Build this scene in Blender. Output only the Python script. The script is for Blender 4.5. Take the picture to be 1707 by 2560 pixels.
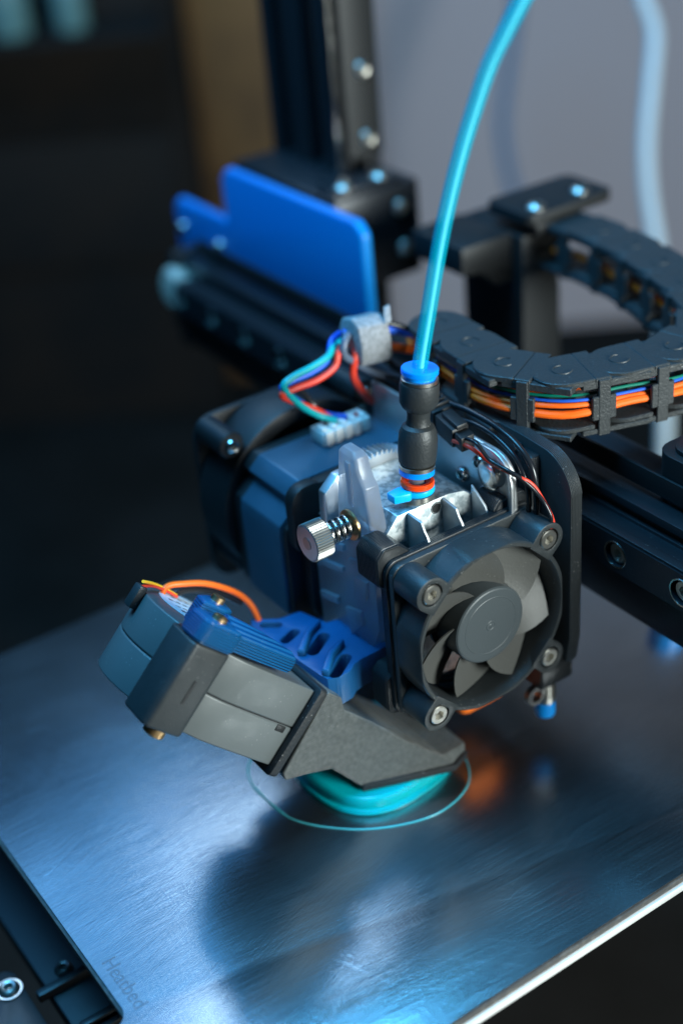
import bpy, bmesh, math, random
from mathutils import Vector, Matrix
random.seed(7)
PI = math.pi
S = 0.001                     # everything below is laid out in millimetres
scene = bpy.context.scene
COL = scene.collection
for o in list(bpy.data.objects): bpy.data.objects.remove(o)

# ------------------------------------------------------------------ camera
cam_d = bpy.data.cameras.new('camera'); cam = bpy.data.objects.new('camera', cam_d); COL.objects.link(cam)
Rw = Matrix(((0.82078107, 0.35270524, -0.44935225),
             (-0.56545948, 0.38999761, -0.72674441),
             (-0.08108026, 0.85058854, 0.51954318)))
cam.matrix_world = Matrix.Translation(Vector((-161.5586, -202.9418, 189.7883)) * S) @ Rw.to_4x4()
cam_d.sensor_fit = 'VERTICAL'; cam_d.sensor_height = 36; cam_d.sensor_width = 24; cam_d.lens = 51.288
cam_d.clip_start = 0.01; cam_d.clip_end = 20
cam_d.dof.use_dof = True; cam_d.dof.focus_distance = 0.314; cam_d.dof.aperture_fstop = 5.2
scene.camera = cam

# ------------------------------------------------------------------ world, lamps, exposure
world = bpy.data.worlds.new('World'); scene.world = world; world.use_nodes = True
bg = world.node_tree.nodes['Background']; bg.inputs[0].default_value = (0.03, 0.15, 0.2, 1); bg.inputs[1].default_value = 0.035
def area(name, loc, target, size, size_y, power, color):
    l = bpy.data.lights.new(name, 'AREA'); l.shape = 'RECTANGLE'; l.size = size * S; l.size_y = size_y * S
    l.energy = power; l.color = color
    o = bpy.data.objects.new(name, l); COL.objects.link(o); o.location = Vector(loc) * S
    o.rotation_euler = (Vector(target) - Vector(loc)).to_track_quat('-Z', 'Y').to_euler()
    return o
area('blue_overhead_lamp', (-120, 90, 620), (-10, 20, 0), 300, 300, 7.6, (0.09, 0.48, 0.92))
area('blue_back_lamp', (-70, 560, 520), (-20, 20, -30), 700, 420, 1.6, (0.11, 0.44, 1.0))
area('pale_back_lamp', (70, 530, 560), (-60, 0, -40), 170, 200, 0.75, (0.66, 0.85, 1.0))
area('front_key_lamp', (150, -520, 130), (0, 20, 0), 200, 200, 7.4, (0.90, 1.0, 0.98))  # soft key light from the front right
vs = scene.view_settings
vs.view_transform = 'Standard'; vs.look = 'None'; vs.exposure = 0; vs.gamma = 1; vs.use_curve_mapping = False
scene.render.engine = 'CYCLES'
scene.render.resolution_x = 682; scene.render.resolution_y = 1024
scene.cycles.max_bounces = 10; scene.cycles.transmission_bounces = 8

# ------------------------------------------------------------------ materials
def mat(name, col, rough=0.5, metal=0.0, spec=0.5, noise=None, layers=None, dust=0.0, trans=0.0, ior=1.45,
        coat=0.0, mottle=None, sss=0.0, rvar=0.0, emit=None):
    m = bpy.data.materials.new(name); m.use_nodes = True
    nt = m.node_tree; N = nt.nodes; L = nt.links; b = N['Principled BSDF']
    b.inputs['Base Color'].default_value = (*col, 1); b.inputs['Roughness'].default_value = rough
    b.inputs['Metallic'].default_value = metal; b.inputs['Specular IOR Level'].default_value = spec
    b.inputs['Transmission Weight'].default_value = trans; b.inputs['IOR'].default_value = ior
    b.inputs['Coat Weight'].default_value = coat
    if sss:
        b.inputs['Subsurface Weight'].default_value = sss; b.inputs['Subsurface Radius'].default_value = (0.001, 0.002, 0.003)
    if emit:
        b.inputs['Emission Color'].default_value = (*emit[0], 1); b.inputs['Emission Strength'].default_value = emit[1]
    tc = N.new('ShaderNodeTexCoord')
    def nz(scale, detail=3, rough_=0.55):
        t = N.new('ShaderNodeTexNoise'); t.inputs['Scale'].default_value = scale; t.inputs['Detail'].default_value = detail
        t.inputs['Roughness'].default_value = rough_
        L.new(tc.outputs['Object'], t.inputs['Vector']); return t
    colsock = None
    if mottle:                                   # second colour, blotch scale, contrast window
        c2, sc, lo, hi = mottle
        t = nz(sc, 5, 0.6); r = N.new('ShaderNodeMapRange'); r.inputs[1].default_value = lo; r.inputs[2].default_value = hi
        L.new(t.outputs[0], r.inputs[0])
        mx = N.new('ShaderNodeMix'); mx.data_type = 'RGBA'; mx.inputs[6].default_value = (*col, 1); mx.inputs[7].default_value = (*c2, 1)
        L.new(r.outputs[0], mx.inputs[0]); colsock = mx.outputs[2]
    if dust:
        t = N.new('ShaderNodeTexVoronoi'); t.inputs['Scale'].default_value = 900; L.new(tc.outputs['Object'], t.inputs['Vector'])
        r = N.new('ShaderNodeMapRange'); r.inputs[1].default_value = 0.16; r.inputs[2].default_value = 0.05; L.new(t.outputs['Distance'], r.inputs[0])
        g = nz(170, 2); rg = N.new('ShaderNodeMapRange'); rg.inputs[1].default_value = 0.5; rg.inputs[2].default_value = 0.75; L.new(g.outputs[0], rg.inputs[0])
        mu = N.new('ShaderNodeMath'); mu.operation = 'MULTIPLY'; L.new(r.outputs[0], mu.inputs[0]); L.new(rg.outputs[0], mu.inputs[1])
        m2 = N.new('ShaderNodeMath'); m2.operation = 'MULTIPLY'; m2.inputs[1].default_value = dust; L.new(mu.outputs[0], m2.inputs[0])
        mx = N.new('ShaderNodeMix'); mx.data_type = 'RGBA'; mx.inputs[6].default_value = (*col, 1); mx.inputs[7].default_value = (0.45, 0.45, 0.43, 1)
        if colsock: L.new(colsock, mx.inputs[6])
        L.new(m2.outputs[0], mx.inputs[0]); colsock = mx.outputs[2]
    if colsock: L.new(colsock, b.inputs['Base Color'])
    if rvar:
        t = nz(260, 4); r = N.new('ShaderNodeMapRange'); r.inputs[3].default_value = max(0.02, rough - rvar); r.inputs[4].default_value = min(1, rough + rvar)
        r.inputs[1].default_value = 0.3; r.inputs[2].default_value = 0.7
        L.new(t.outputs[0], r.inputs[0]); L.new(r.outputs[0], b.inputs['Roughness'])
    last = None
    def bump(h, strength, dist):
        nonlocal last
        bp = N.new('ShaderNodeBump'); bp.inputs['Strength'].default_value = strength; bp.inputs['Distance'].default_value = dist
        L.new(h, bp.inputs['Height'])
        if last: L.new(last, bp.inputs['Normal'])
        last = bp.outputs[0]
    if noise:
        t = nz(noise[0], 4); bump(t.outputs[0], noise[1], 0.0002)
    if layers:                                   # direction of stacking, layer height in mm, strength
        d, pitch, st = layers
        dt = N.new('ShaderNodeVectorMath'); dt.operation = 'DOT_PRODUCT'; dt.inputs[1].default_value = d; L.new(tc.outputs['Object'], dt.inputs[0])
        wob = nz(60, 2); ma = N.new('ShaderNodeMath'); ma.operation = 'MULTIPLY_ADD'; ma.inputs[1].default_value = 2 * PI / (pitch * S)
        L.new(dt.outputs['Value'], ma.inputs[0]); L.new(wob.outputs[0], ma.inputs[2])
        sn = N.new('ShaderNodeMath'); sn.operation = 'SINE'; L.new(ma.outputs[0], sn.inputs[0]); bump(sn.outputs[0], st, 0.0002)
    if last: L.new(last, b.inputs['Normal'])
    return m

M = {}
M['fan_black'] = mat('fan_black_plastic', (0.023, 0.027, 0.029), 0.42, noise=(2600, 0.35), dust=0.7, rvar=0.08)
M['blade'] = mat('fan_blade_grey', (0.072, 0.072, 0.067), 0.45, noise=(1500, 0.2), dust=0.5)
M['hub'] = mat('fan_hub_plastic', (0.048, 0.058, 0.063), 0.4, noise=(2200, 0.15), dust=0.25)
M['blower'] = mat('blower_plastic', (0.092, 0.104, 0.106), 0.42, noise=(3000, 0.15), dust=0.6, rvar=0.06)
M['print_black_z'] = mat('printed_black_upright', (0.014, 0.016, 0.018), 0.4, layers=((0, 0, 1), 0.36, 0.5), dust=0.9, noise=(900, 0.2))
M['print_black_x'] = mat('printed_black_sideways', (0.032, 0.036, 0.038), 0.38, layers=((1, 0, 0), 0.42, 0.7), dust=0.8, noise=(700, 0.3))
M['print_black_y'] = mat('printed_black_flat', (0.012, 0.014, 0.016), 0.34, layers=((0, 1, 0), 0.5, 0.7), dust=0.5, noise=(900, 0.2))
M['duct'] = mat('printed_dark_grey', (0.085, 0.092, 0.09), 0.55, layers=((0.7, 0, 0.7), 0.38, 0.7), dust=0.5, noise=(1200, 0.6), mottle=((0.15, 0.158, 0.152), 900, 0.35, 0.8))
M['rim'] = mat('printed_black_rough', (0.012, 0.014, 0.016), 0.6, noise=(1500, 1.0), dust=1.0)
M['blue_print'] = mat('printed_blue', (0.003, 0.08, 0.22), 0.38, layers=((0.7, 0, 0.7), 0.6, 1.0), noise=(900, 0.2), dust=0.35)
M['blue_print_z'] = mat('printed_blue_upright', (0.003, 0.08, 0.22), 0.42, layers=((0, 0, 1), 0.42, 0.6), noise=(900, 0.2))
M['cover_blue'] = mat('cover_blue', (0.0, 0.2, 0.58), 0.38)
M['alu'] = mat('bright_aluminium', (0.42, 0.45, 0.46), 0.5, 1.0, noise=(900, 0.06), rvar=0.1, mottle=((0.2, 0.235, 0.25), 620, 0.46, 0.58))
M['alu_smooth'] = mat('machined_aluminium', (0.6, 0.62, 0.63), 0.45, 1.0, noise=(500, 0.12), rvar=0.06)
M['steel'] = mat('steel', (0.62, 0.61, 0.58), 0.22, 1.0, rvar=0.06)
M['steel_dark'] = mat('dark_steel', (0.2, 0.2, 0.2), 0.35, 1.0)
M['knurl'] = mat('knurled_steel', (0.22, 0.226, 0.222), 0.42, 1.0, rvar=0.08)
M['knobface'] = mat('turned_steel', (0.36, 0.34, 0.35), 0.42, 1.0, noise=(800, 0.1))
M['fin'] = mat('sawn_fin_aluminium', (0.5, 0.53, 0.54), 0.55, 1.0, rvar=0.1)
M['knobsilver'] = mat('satin_silver', (0.7, 0.58, 0.48), 0.35, 0.4)
M['brass'] = mat('bronze', (0.52, 0.34, 0.17), 0.35, 1.0, rvar=0.1)
M['nickel'] = mat('nickel', (0.6, 0.58, 0.53), 0.32, 1.0)
M['clear'] = mat('frosted_clear_plastic', (0.56, 0.59, 0.65), 0.3, trans=0.75, ior=1.46, noise=(500, 0.25), spec=0.5)
def see_through(m, amount, tint):
    nt = m.node_tree; N = nt.nodes; L = nt.links
    tr = N.new('ShaderNodeBsdfTransparent'); tr.inputs[0].default_value = (*tint, 1)
    ms = N.new('ShaderNodeMixShader'); ms.inputs[0].default_value = amount
    L.new(N['Principled BSDF'].outputs[0], ms.inputs[1]); L.new(tr.outputs[0], ms.inputs[2]); L.new(ms.outputs[0], N['Material Output'].inputs['Surface'])
M['tube'] = mat('cyan_tube', (0.0, 0.5, 0.66), 0.12, coat=0.6, spec=0.7)
see_through(M['tube'], 0.62, (0.62, 0.97, 1.0))
see_through(M['clear'], 0.36, (0.85, 0.9, 0.97))
M['filament'] = mat('pale_streak_filament', (0.6, 0.97, 1.0), 0.3)  # near-white colour paints the bright streak along the inside of the tube
M['coupler'] = mat('coupler_black', (0.022, 0.026, 0.028), 0.45, noise=(1800, 0.5), dust=0.5)
M['collet'] = mat('collet_blue', (0.0, 0.25, 0.85), 0.3, sss=0.15)
M['clip'] = mat('clip_cyan', (0.0, 0.42, 0.85), 0.33, sss=0.15)
M['redcollet'] = mat('collet_red', (0.85, 0.06, 0.005), 0.28, sss=0.1)
M['chain'] = mat('chain_black', (0.03, 0.034, 0.036), 0.42, noise=(1500, 0.8), dust=0.8, rvar=0.06)
M['black_gloss'] = mat('black_cable', (0.012, 0.013, 0.015), 0.25)
M['black_matte'] = mat('black_matte', (0.008, 0.009, 0.01), 0.5, noise=(800, 0.3))
M['anod'] = mat('black_anodised', (0.018, 0.02, 0.024), 0.33, 0.3, noise=(1200, 0.25), dust=0.5)
M['motor_blue'] = mat('motor_laminations', (0.04, 0.1, 0.15), 0.38, 0.35, noise=(600, 0.3))
M['orange'] = mat('orange_insulation', (0.95, 0.14, 0.01), 0.4)
M['red'] = mat('red_insulation', (0.7, 0.045, 0.02), 0.4)
M['wblue'] = mat('blue_insulation', (0.01, 0.1, 0.6), 0.4)
M['teal'] = mat('teal_insulation', (0.0, 0.35, 0.36), 0.4)
M['green'] = mat('green_insulation', (0.0, 0.16, 0.11), 0.4)
M['yellow'] = mat('yellow_insulation', (0.85, 0.5, 0.03), 0.4)
M['greycable'] = mat('grey_cable', (0.09, 0.12, 0.17), 0.4)
M['white_plastic'] = mat('white_connector', (0.72, 0.72, 0.68), 0.45)
M['velcro'] = mat('grey_fabric', (0.3, 0.31, 0.33), 0.9, noise=(2500, 1.0), mottle=((0.2, 0.21, 0.22), 900, 0.4, 0.6))
M['sock'] = mat('orange_silicone', (1.0, 0.19, 0.012), 0.55)
M['label'] = mat('white_label', (0.55, 0.62, 0.68), 0.4)
M['ink'] = mat('label_ink', (0.02, 0.02, 0.03), 0.5)
M['cyanprint'] = mat('cyan_printed_plastic', (0.0, 0.5, 0.58), 0.25, layers=((0, 0, 1), 0.32, 0.7), sss=0.2, noise=(700, 0.3))
M['cyanskirt'] = mat('cyan_clear_strand', (0.12, 0.7, 0.8), 0.2, trans=0.5)
M['probe_cap'] = mat('probe_blue', (0.0, 0.26, 0.75), 0.35)
M['magnet'] = mat('magnet_sheet', (0.05, 0.048, 0.046), 0.6, noise=(700, 0.8), mottle=((0.1, 0.095, 0.088), 420, 0.5, 0.68))
M['edge_alu'] = mat('sawn_aluminium', (0.75, 0.76, 0.75), 0.5, 0.35)
M['frame_black'] = mat('frame_black', (0.01, 0.012, 0.014), 0.4, noise=(400, 0.2))
M['wall'] = mat('grey_wall_paint', (0.37, 0.31, 0.315), 0.85, noise=(60, 0.15))
M['wood'] = mat('brown_wood', (0.15, 0.075, 0.026), 0.6, mottle=((0.08, 0.04, 0.016), 14, 0.4, 0.6))
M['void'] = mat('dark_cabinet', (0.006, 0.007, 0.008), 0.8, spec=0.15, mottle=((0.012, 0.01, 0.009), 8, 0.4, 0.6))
M['table'] = mat('dark_table', (0.012, 0.011, 0.01), 0.9, spec=0.1, mottle=((0.008, 0.007, 0.006), 12, 0.4, 0.6))
M['hose'] = mat('pale_hose', (0.5, 0.56, 0.58), 0.4)
M['teal_glass'] = mat('pale_green_bottle', (0.1, 0.2, 0.2), 0.3)

def bed_material():
    m = bpy.data.materials.new('brushed_steel_sheet'); m.use_nodes = True
    nt = m.node_tree; N = nt.nodes; L = nt.links; b = N['Principled BSDF']
    b.inputs['Metallic'].default_value = 1
    b.inputs['Anisotropic'].default_value = 0.45
    geo = N.new('ShaderNodeNewGeometry')
    def mapping(scale, rot):
        mp = N.new('ShaderNodeMapping'); mp.inputs['Scale'].default_value = scale; mp.inputs['Rotation'].default_value = (0, 0, rot); return mp
    # slow warp bends the brush lines into arcs
    w = N.new('ShaderNodeTexNoise'); w.inputs['Scale'].default_value = 9; w.inputs['Detail'].default_value = 1; L.new(geo.outputs['Position'], w.inputs['Vector'])
    ws = N.new('ShaderNodeVectorMath'); ws.operation = 'SUBTRACT'; ws.inputs[1].default_value = (0.5, 0.5, 0.5); L.new(w.outputs['Color'], ws.inputs[0])
    wm = N.new('ShaderNodeVectorMath'); wm.operation = 'SCALE'; wm.inputs['Scale'].default_value = 0.02; L.new(ws.outputs[0], wm.inputs[0])
    wa = N.new('ShaderNodeVectorMath'); wa.operation = 'ADD'; L.new(geo.outputs['Position'], wa.inputs[0]); L.new(wm.outputs[0], wa.inputs[1])
    hs = []
    for sc, rot, det in (((45, 3400, 1), 0.08, 3), ((80, 3800, 1), -0.3, 3), ((80, 3200, 1), 0.5, 3), ((2800, 90, 1), 0.15, 3)):
        m0 = mapping((1, 1, 1), rot); L.new(wa.outputs[0], m0.inputs['Vector'])
        mp = mapping(sc, 0); L.new(m0.outputs[0], mp.inputs['Vector'])
        t = N.new('ShaderNodeTexNoise'); t.inputs['Scale'].default_value = 1; t.inputs['Detail'].default_value = det; t.inputs['Roughness'].default_value = 0.6
        L.new(mp.outputs[0], t.inputs['Vector']); hs.append(t.outputs[0])
    big = N.new('ShaderNodeTexNoise'); big.inputs['Scale'].default_value = 22; big.inputs['Detail'].default_value = 2; L.new(geo.outputs['Position'], big.inputs['Vector'])
    last = None
    for h, st, d in zip(hs, (0.26, 0.17, 0.15, 0.12), (0.0001,) * 4):
        bp = N.new('ShaderNodeBump'); bp.inputs['Strength'].default_value = st; bp.inputs['Distance'].default_value = d
        L.new(h, bp.inputs['Height'])
        if last: L.new(last, bp.inputs['Normal'])
        last = bp.outputs[0]
    L.new(last, b.inputs['Normal'])
    r = N.new('ShaderNodeMapRange'); r.inputs[1].default_value = 0.3; r.inputs[2].default_value = 0.7; r.inputs[3].default_value = 0.14; r.inputs[4].default_value = 0.24
    L.new(hs[0], r.inputs[0]); L.new(r.outputs[0], b.inputs['Roughness'])
    # the brushed grain itself is a little darker and lighter, with hairline scratches
    mx = N.new('ShaderNodeMix'); mx.data_type = 'RGBA'; mx.inputs[6].default_value = (0.2, 0.205, 0.215, 1); mx.inputs[7].default_value = (0.5, 0.51, 0.52, 1)
    hm = N.new('ShaderNodeMath'); hm.operation = 'ADD'; L.new(hs[0], hm.inputs[0]); L.new(hs[1], hm.inputs[1])
    hh_ = N.new('ShaderNodeMath'); hh_.operation = 'MULTIPLY'; hh_.inputs[1].default_value = 0.5; L.new(hm.outputs[0], hh_.inputs[0])
    ad = N.new('ShaderNodeMath'); ad.operation = 'ADD'; L.new(hh_.outputs[0], ad.inputs[0]); L.new(big.outputs[0], ad.inputs[1])
    r2 = N.new('ShaderNodeMapRange'); r2.inputs[1].default_value = 0.62; r2.inputs[2].default_value = 1.38; L.new(ad.outputs[0], r2.inputs[0])
    L.new(r2.outputs[0], mx.inputs[0]); L.new(mx.outputs[2], b.inputs['Base Color'])
    acc = mx.outputs[2]
    for sc, rot in (((9, 520, 1), 0.45), ((12, 640, 1), -0.5), ((10, 420, 1), 1.15), ((14, 800, 1), 0.05), ((11, 560, 1), 0.8), ((13, 700, 1), -0.15)):
        m0 = mapping((1, 1, 1), rot); L.new(geo.outputs['Position'], m0.inputs['Vector'])
        mp = mapping(sc, 0); L.new(m0.outputs[0], mp.inputs['Vector'])
        t = N.new('ShaderNodeTexNoise'); t.inputs['Scale'].default_value = 1; t.inputs['Detail'].default_value = 1; L.new(mp.outputs[0], t.inputs['Vector'])
        d1 = N.new('ShaderNodeMath'); d1.operation = 'SUBTRACT'; d1.inputs[1].default_value = 0.5; L.new(t.outputs[0], d1.inputs[0])
        d2 = N.new('ShaderNodeMath'); d2.operation = 'ABSOLUTE'; L.new(d1.outputs[0], d2.inputs[0])
        rr_ = N.new('ShaderNodeMapRange'); rr_.inputs[1].default_value = 0.004; rr_.inputs[2].default_value = 0.001; L.new(d2.outputs[0], rr_.inputs[0])
        br = N.new('ShaderNodeTexNoise'); br.inputs['Scale'].default_value = 45; L.new(geo.outputs['Position'], br.inputs['Vector'])
        b3 = N.new('ShaderNodeMapRange'); b3.inputs[1].default_value = 0.56; b3.inputs[2].default_value = 0.66; b3.inputs[4].default_value = 0.22; L.new(br.outputs[0], b3.inputs[0])
        mu = N.new('ShaderNodeMath'); mu.operation = 'MULTIPLY'; L.new(rr_.outputs[0], mu.inputs[0]); L.new(b3.outputs[0], mu.inputs[1])
        m4 = N.new('ShaderNodeMix'); m4.data_type = 'RGBA'; m4.inputs[7].default_value = (0.9, 0.92, 0.93, 1); L.new(acc, m4.inputs[6]); L.new(mu.outputs[0], m4.inputs[0]); acc = m4.outputs[2]
    L.new(acc, b.inputs['Base Color'])
    smr = N.new('ShaderNodeMapRange'); smr.inputs[1].default_value = 0.35; smr.inputs[2].default_value = 0.7; smr.inputs[3].default_value = 0.14; smr.inputs[4].default_value = 0.2
    L.new(big.outputs[0], smr.inputs[0])
    cx = N.new('ShaderNodeCombineXYZ'); cx.inputs[0].default_value = 1; cx.inputs[1].default_value = 0.12; L.new(cx.outputs[0], b.inputs['Tangent'])
    # second, broader lobe of the scuffed surface
    b2 = N.new('ShaderNodeBsdfPrincipled'); b2.inputs['Metallic'].default_value = 1; b2.inputs['Roughness'].default_value = 0.5
    L.new(acc, b2.inputs['Base Color']); L.new(last, b2.inputs['Normal'])
    ms = N.new('ShaderNodeMixShader'); L.new(smr.outputs[0], ms.inputs[0])
    L.new(b.outputs[0], ms.inputs[1]); L.new(b2.outputs[0], ms.inputs[2]); L.new(ms.outputs[0], N['Material Output'].inputs['Surface'])
    return m
M['bed'] = bed_material()

# ------------------------------------------------------------------ object helpers
WORLD = {}
def tag(o, label, cat, group=None, kind=None):
    if label: o['label'] = label
    if cat: o['category'] = cat
    if group: o['group'] = group
    if kind: o['kind'] = kind
    return o
def thing(name, label, cat, loc, group=None):
    o = bpy.data.objects.new(name, None); COL.objects.link(o); o.empty_display_size = 0.005
    o.location = Vector(loc) * S; WORLD[o.name] = Matrix.Translation(o.location)
    return tag(o, label, cat, group)
def attach(o, parent, mw):
    WORLD[o.name] = mw
    if parent: o.parent = parent; o.matrix_parent_inverse = WORLD[parent.name].inverted()
    o.matrix_basis = mw
def cat(*gs):
    V = []; F = []
    for v, f in gs:
        n = len(V); V += list(v); F += [tuple(i + n for i in q) for q in f]
    return V, F
def make_mesh(name, g, mtl, bevel=0, seg=2, sharp=32, center=True):
    V = [Vector(v) for v in g[0]]
    if center:
        lo = Vector([min(v[i] for v in V) for i in range(3)]); hi = Vector([max(v[i] for v in V) for i in range(3)]); c = (lo + hi) / 2
    else: c = Vector((0, 0, 0))
    bm = bmesh.new(); vs_ = [bm.verts.new((v - c) * S) for v in V]
    for f in g[1]:
        try: bm.faces.new([vs_[i] for i in f])
        except ValueError: pass
    bmesh.ops.recalc_face_normals(bm, faces=bm.faces)
    if bevel:
        es = [e for e in bm.edges if len(e.link_faces) == 2 and e.calc_face_angle(0) > math.radians(28)]
        bmesh.ops.bevel(bm, geom=es, offset=bevel * S, segments=seg, profile=0.5, affect='EDGES', clamp_overlap=True)
    me = bpy.data.meshes.new(name); bm.to_mesh(me); bm.free()
    me.materials.append(mtl)
    for p in me.polygons: p.use_smooth = True
    me.set_sharp_from_angle(angle=math.radians(sharp))
    return me, c
def emit(name, g, mtl, parent=None, bevel=0, seg=2, sharp=32, label=None):
    me, c = make_mesh(name, g, mtl, bevel, seg, sharp)
    o = bpy.data.objects.new(name, me); COL.objects.link(o)
    attach(o, parent, Matrix.Translation(c * S))
    if label: o['label'] = label
    return o
def place(name, me, mw, parent=None, label=None):
    o = bpy.data.objects.new(name, me); COL.objects.link(o); attach(o, parent, mw)
    if label: o['label'] = label
    return o
def frame(origin, z, x=None):
    """matrix (metres) whose local z looks along z, at origin (mm)"""
    z = Vector(z).normalized(); x = Vector(x) if x else (Vector((1, 0, 0)) if abs(z.x) < 0.9 else Vector((0, 1, 0)))
    y = z.cross(x).normalized(); x = y.cross(z).normalized()
    m = Matrix((x, y, z)).transposed().to_4x4(); return Matrix.Translation(Vector(origin) * S) @ m
# shape makers: all return (verts, faces) in mm
def box(x0, x1, y0, y1, z0, z1):
    V = [(x, y, z) for x in (x0, x1) for y in (y0, y1) for z in (z0, z1)]
    return V, [(0, 1, 3, 2), (4, 6, 7, 5), (0, 4, 5, 1), (2, 3, 7, 6), (0, 2, 6, 4), (1, 5, 7, 3)]
XZ = lambda u, v, w: (u, w, v)
YZ = lambda u, v, w: (w, u, v)
XY = lambda u, v, w: (u, v, w)
P0 = Vector((-35.2, 18, -10.8)); DD = Vector((0.70711, 0, -0.70711)); TT = Vector((0.70711, 0, 0.70711))
def loc(d, y, t): return tuple(P0 + DD * d + Vector((0, y, 0)) + TT * t)      # blower axes: outlet, width, thickness
LOC = lambda u, v, w: loc(u, v, w)
def prism(pts, fn, w0, w1):
    n = len(pts); V = [fn(u, v, w0) for u, v in pts] + [fn(u, v, w1) for u, v in pts]
    return V, [tuple(range(n)), tuple(range(2 * n - 1, n - 1, -1))] + [(i, (i + 1) % n, n + (i + 1) % n, n + i) for i in range(n)]
def plate(outer, holes, fn, w0, w1):
    """extruded outline with holes"""
    bm = bmesh.new(); loops = []
    for lp in [outer] + holes:
        vs_ = [bm.verts.new((u, v, 0)) for u, v in lp]; loops.append(vs_)
        for i in range(len(vs_)): bm.edges.new((vs_[i], vs_[(i + 1) % len(vs_)]))
    bmesh.ops.triangle_fill(bm, use_beauty=True, use_dissolve=False, edges=bm.edges[:])
    bm.verts.index_update(); n = len(bm.verts)
    V = [fn(v.co.x, v.co.y, w0) for v in bm.verts] + [fn(v.co.x, v.co.y, w1) for v in bm.verts]
    F = []
    for f in bm.faces:
        ix = [v.index for v in f.verts]; F.append(tuple(ix)); F.append(tuple(i + n for i in reversed(ix)))
    for lp in loops:
        ix = [v.index for v in lp]
        for i in range(len(ix)):
            a, b_ = ix[i], ix[(i + 1) % len(ix)]; F.append((a, b_, b_ + n, a + n))
    bm.free(); return V, F
def circle(cx, cy, r, n=40, a0=0, a1=2 * PI):
    full = abs(a1 - a0 - 2 * PI) < 1e-6
    return [(cx + r * math.cos(a0 + (a1 - a0) * i / (n if full else n - 1)), cy + r * math.sin(a0 + (a1 - a0) * i / (n if full else n - 1))) for i in range(n)]
def rrect(x0, x1, y0, y1, r, n=6):
    P = []
    for cx, cy, a in ((x1 - r, y1 - r, 0), (x0 + r, y1 - r, PI / 2), (x0 + r, y0 + r, PI), (x1 - r, y0 + r, 1.5 * PI)):
        P += circle(cx, cy, r, n, a, a + PI / 2)
    return P
def stadium(x0, y0, x1, y1, r, n=9):
    a = math.atan2(y1 - y0, x1 - x0)
    return circle(x1, y1, r, n, a - PI / 2, a + PI / 2) + circle(x0, y0, r, n, a + PI / 2, a + 1.5 * PI)
def lathe(prof, origin, axis, n=40, caps=True):
    z = Vector(axis).normalized(); x = Vector((1, 0, 0)) if abs(z.x) < 0.9 else Vector((0, 1, 0))
    y = z.cross(x).normalized(); x = y.cross(z); o = Vector(origin); V = []; F = []
    for r, h in prof:
        for k in range(n):
            a = 2 * PI * k / n; V.append(tuple(o + z * h + x * (r * math.cos(a)) + y * (r * math.sin(a))))
    for i in range(len(prof) - 1):
        for k in range(n): F.append((i * n + k, i * n + (k + 1) % n, (i + 1) * n + (k + 1) % n, (i + 1) * n + k))
    if caps:
        F.append(tuple(range(n))); F.append(tuple(range((len(prof) - 1) * n, len(prof) * n)))
    return V, F
def ring(prof, origin, axis, n=40):
    """closed profile revolved (torus-like)"""
    V, F = lathe(prof, origin, axis, n, False); m = len(prof) - 1
    for k in range(n): F.append((m * n + k, m * n + (k + 1) % n, (k + 1) % n, k))
    return V, F
def spline(pts, per=8):
    P = [Vector(p) for p in pts]; Q = [P[0] * 2 - P[1]] + P + [P[-1] * 2 - P[-2]]; out = []
    for i in range(1, len(Q) - 2):
        a, b_, c, d = Q[i - 1], Q[i], Q[i + 1], Q[i + 2]
        for k in range(per):
            t = k / per
            out.append(0.5 * ((2 * b_) + (c - a) * t + (2 * a - 5 * b_ + 4 * c - d) * t * t + (3 * b_ - a - 3 * c + d) * t ** 3))
    out.append(P[-1]); return out
def sweep(pts, r, n=10, per=8, smooth=True):
    P = spline(pts, per) if smooth else [Vector(p) for p in pts]
    V = []; F = []; up = None
    for i, p in enumerate(P):
        t = (P[min(i + 1, len(P) - 1)] - P[max(i - 1, 0)]).normalized()
        if up is None: up = t.orthogonal().normalized()
        up = (up - t * up.dot(t)).normalized(); s_ = t.cross(up)
        rr = r(i / (len(P) - 1)) if callable(r) else r
        for k in range(n):
            a = 2 * PI * k / n; V.append(tuple(p + (up * math.cos(a) + s_ * math.sin(a)) * rr))
    for i in range(len(P) - 1):
        for k in range(n): F.append((i * n + k, i * n + (k + 1) % n, (i + 1) * n + (k + 1) % n, (i + 1) * n + k))
    F.append(tuple(range(n))); F.append(tuple(range((len(P) - 1) * n, len(P) * n)))
    return V, F
def loft(rings, closed=True):
    n = len(rings[0]); V = [p for r in rings for p in r]; F = []
    for i in range(len(rings) - 1):
        for k in range(n): F.append((i * n + k, i * n + (k + 1) % n, (i + 1) * n + (k + 1) % n, (i + 1) * n + k))
    F.append(tuple(range(n))); F.append(tuple(range((len(rings) - 1) * n, len(rings) * n)))
    return V, F
def single(name, g, mtl, label, category, group=None, **kw):
    o = emit(name, g, mtl, None, **kw); return tag(o, label, category, group)
def struct(name, g, mtl, **kw):
    o = emit(name, g, mtl, None, **kw); o['kind'] = 'structure'; return o

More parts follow.
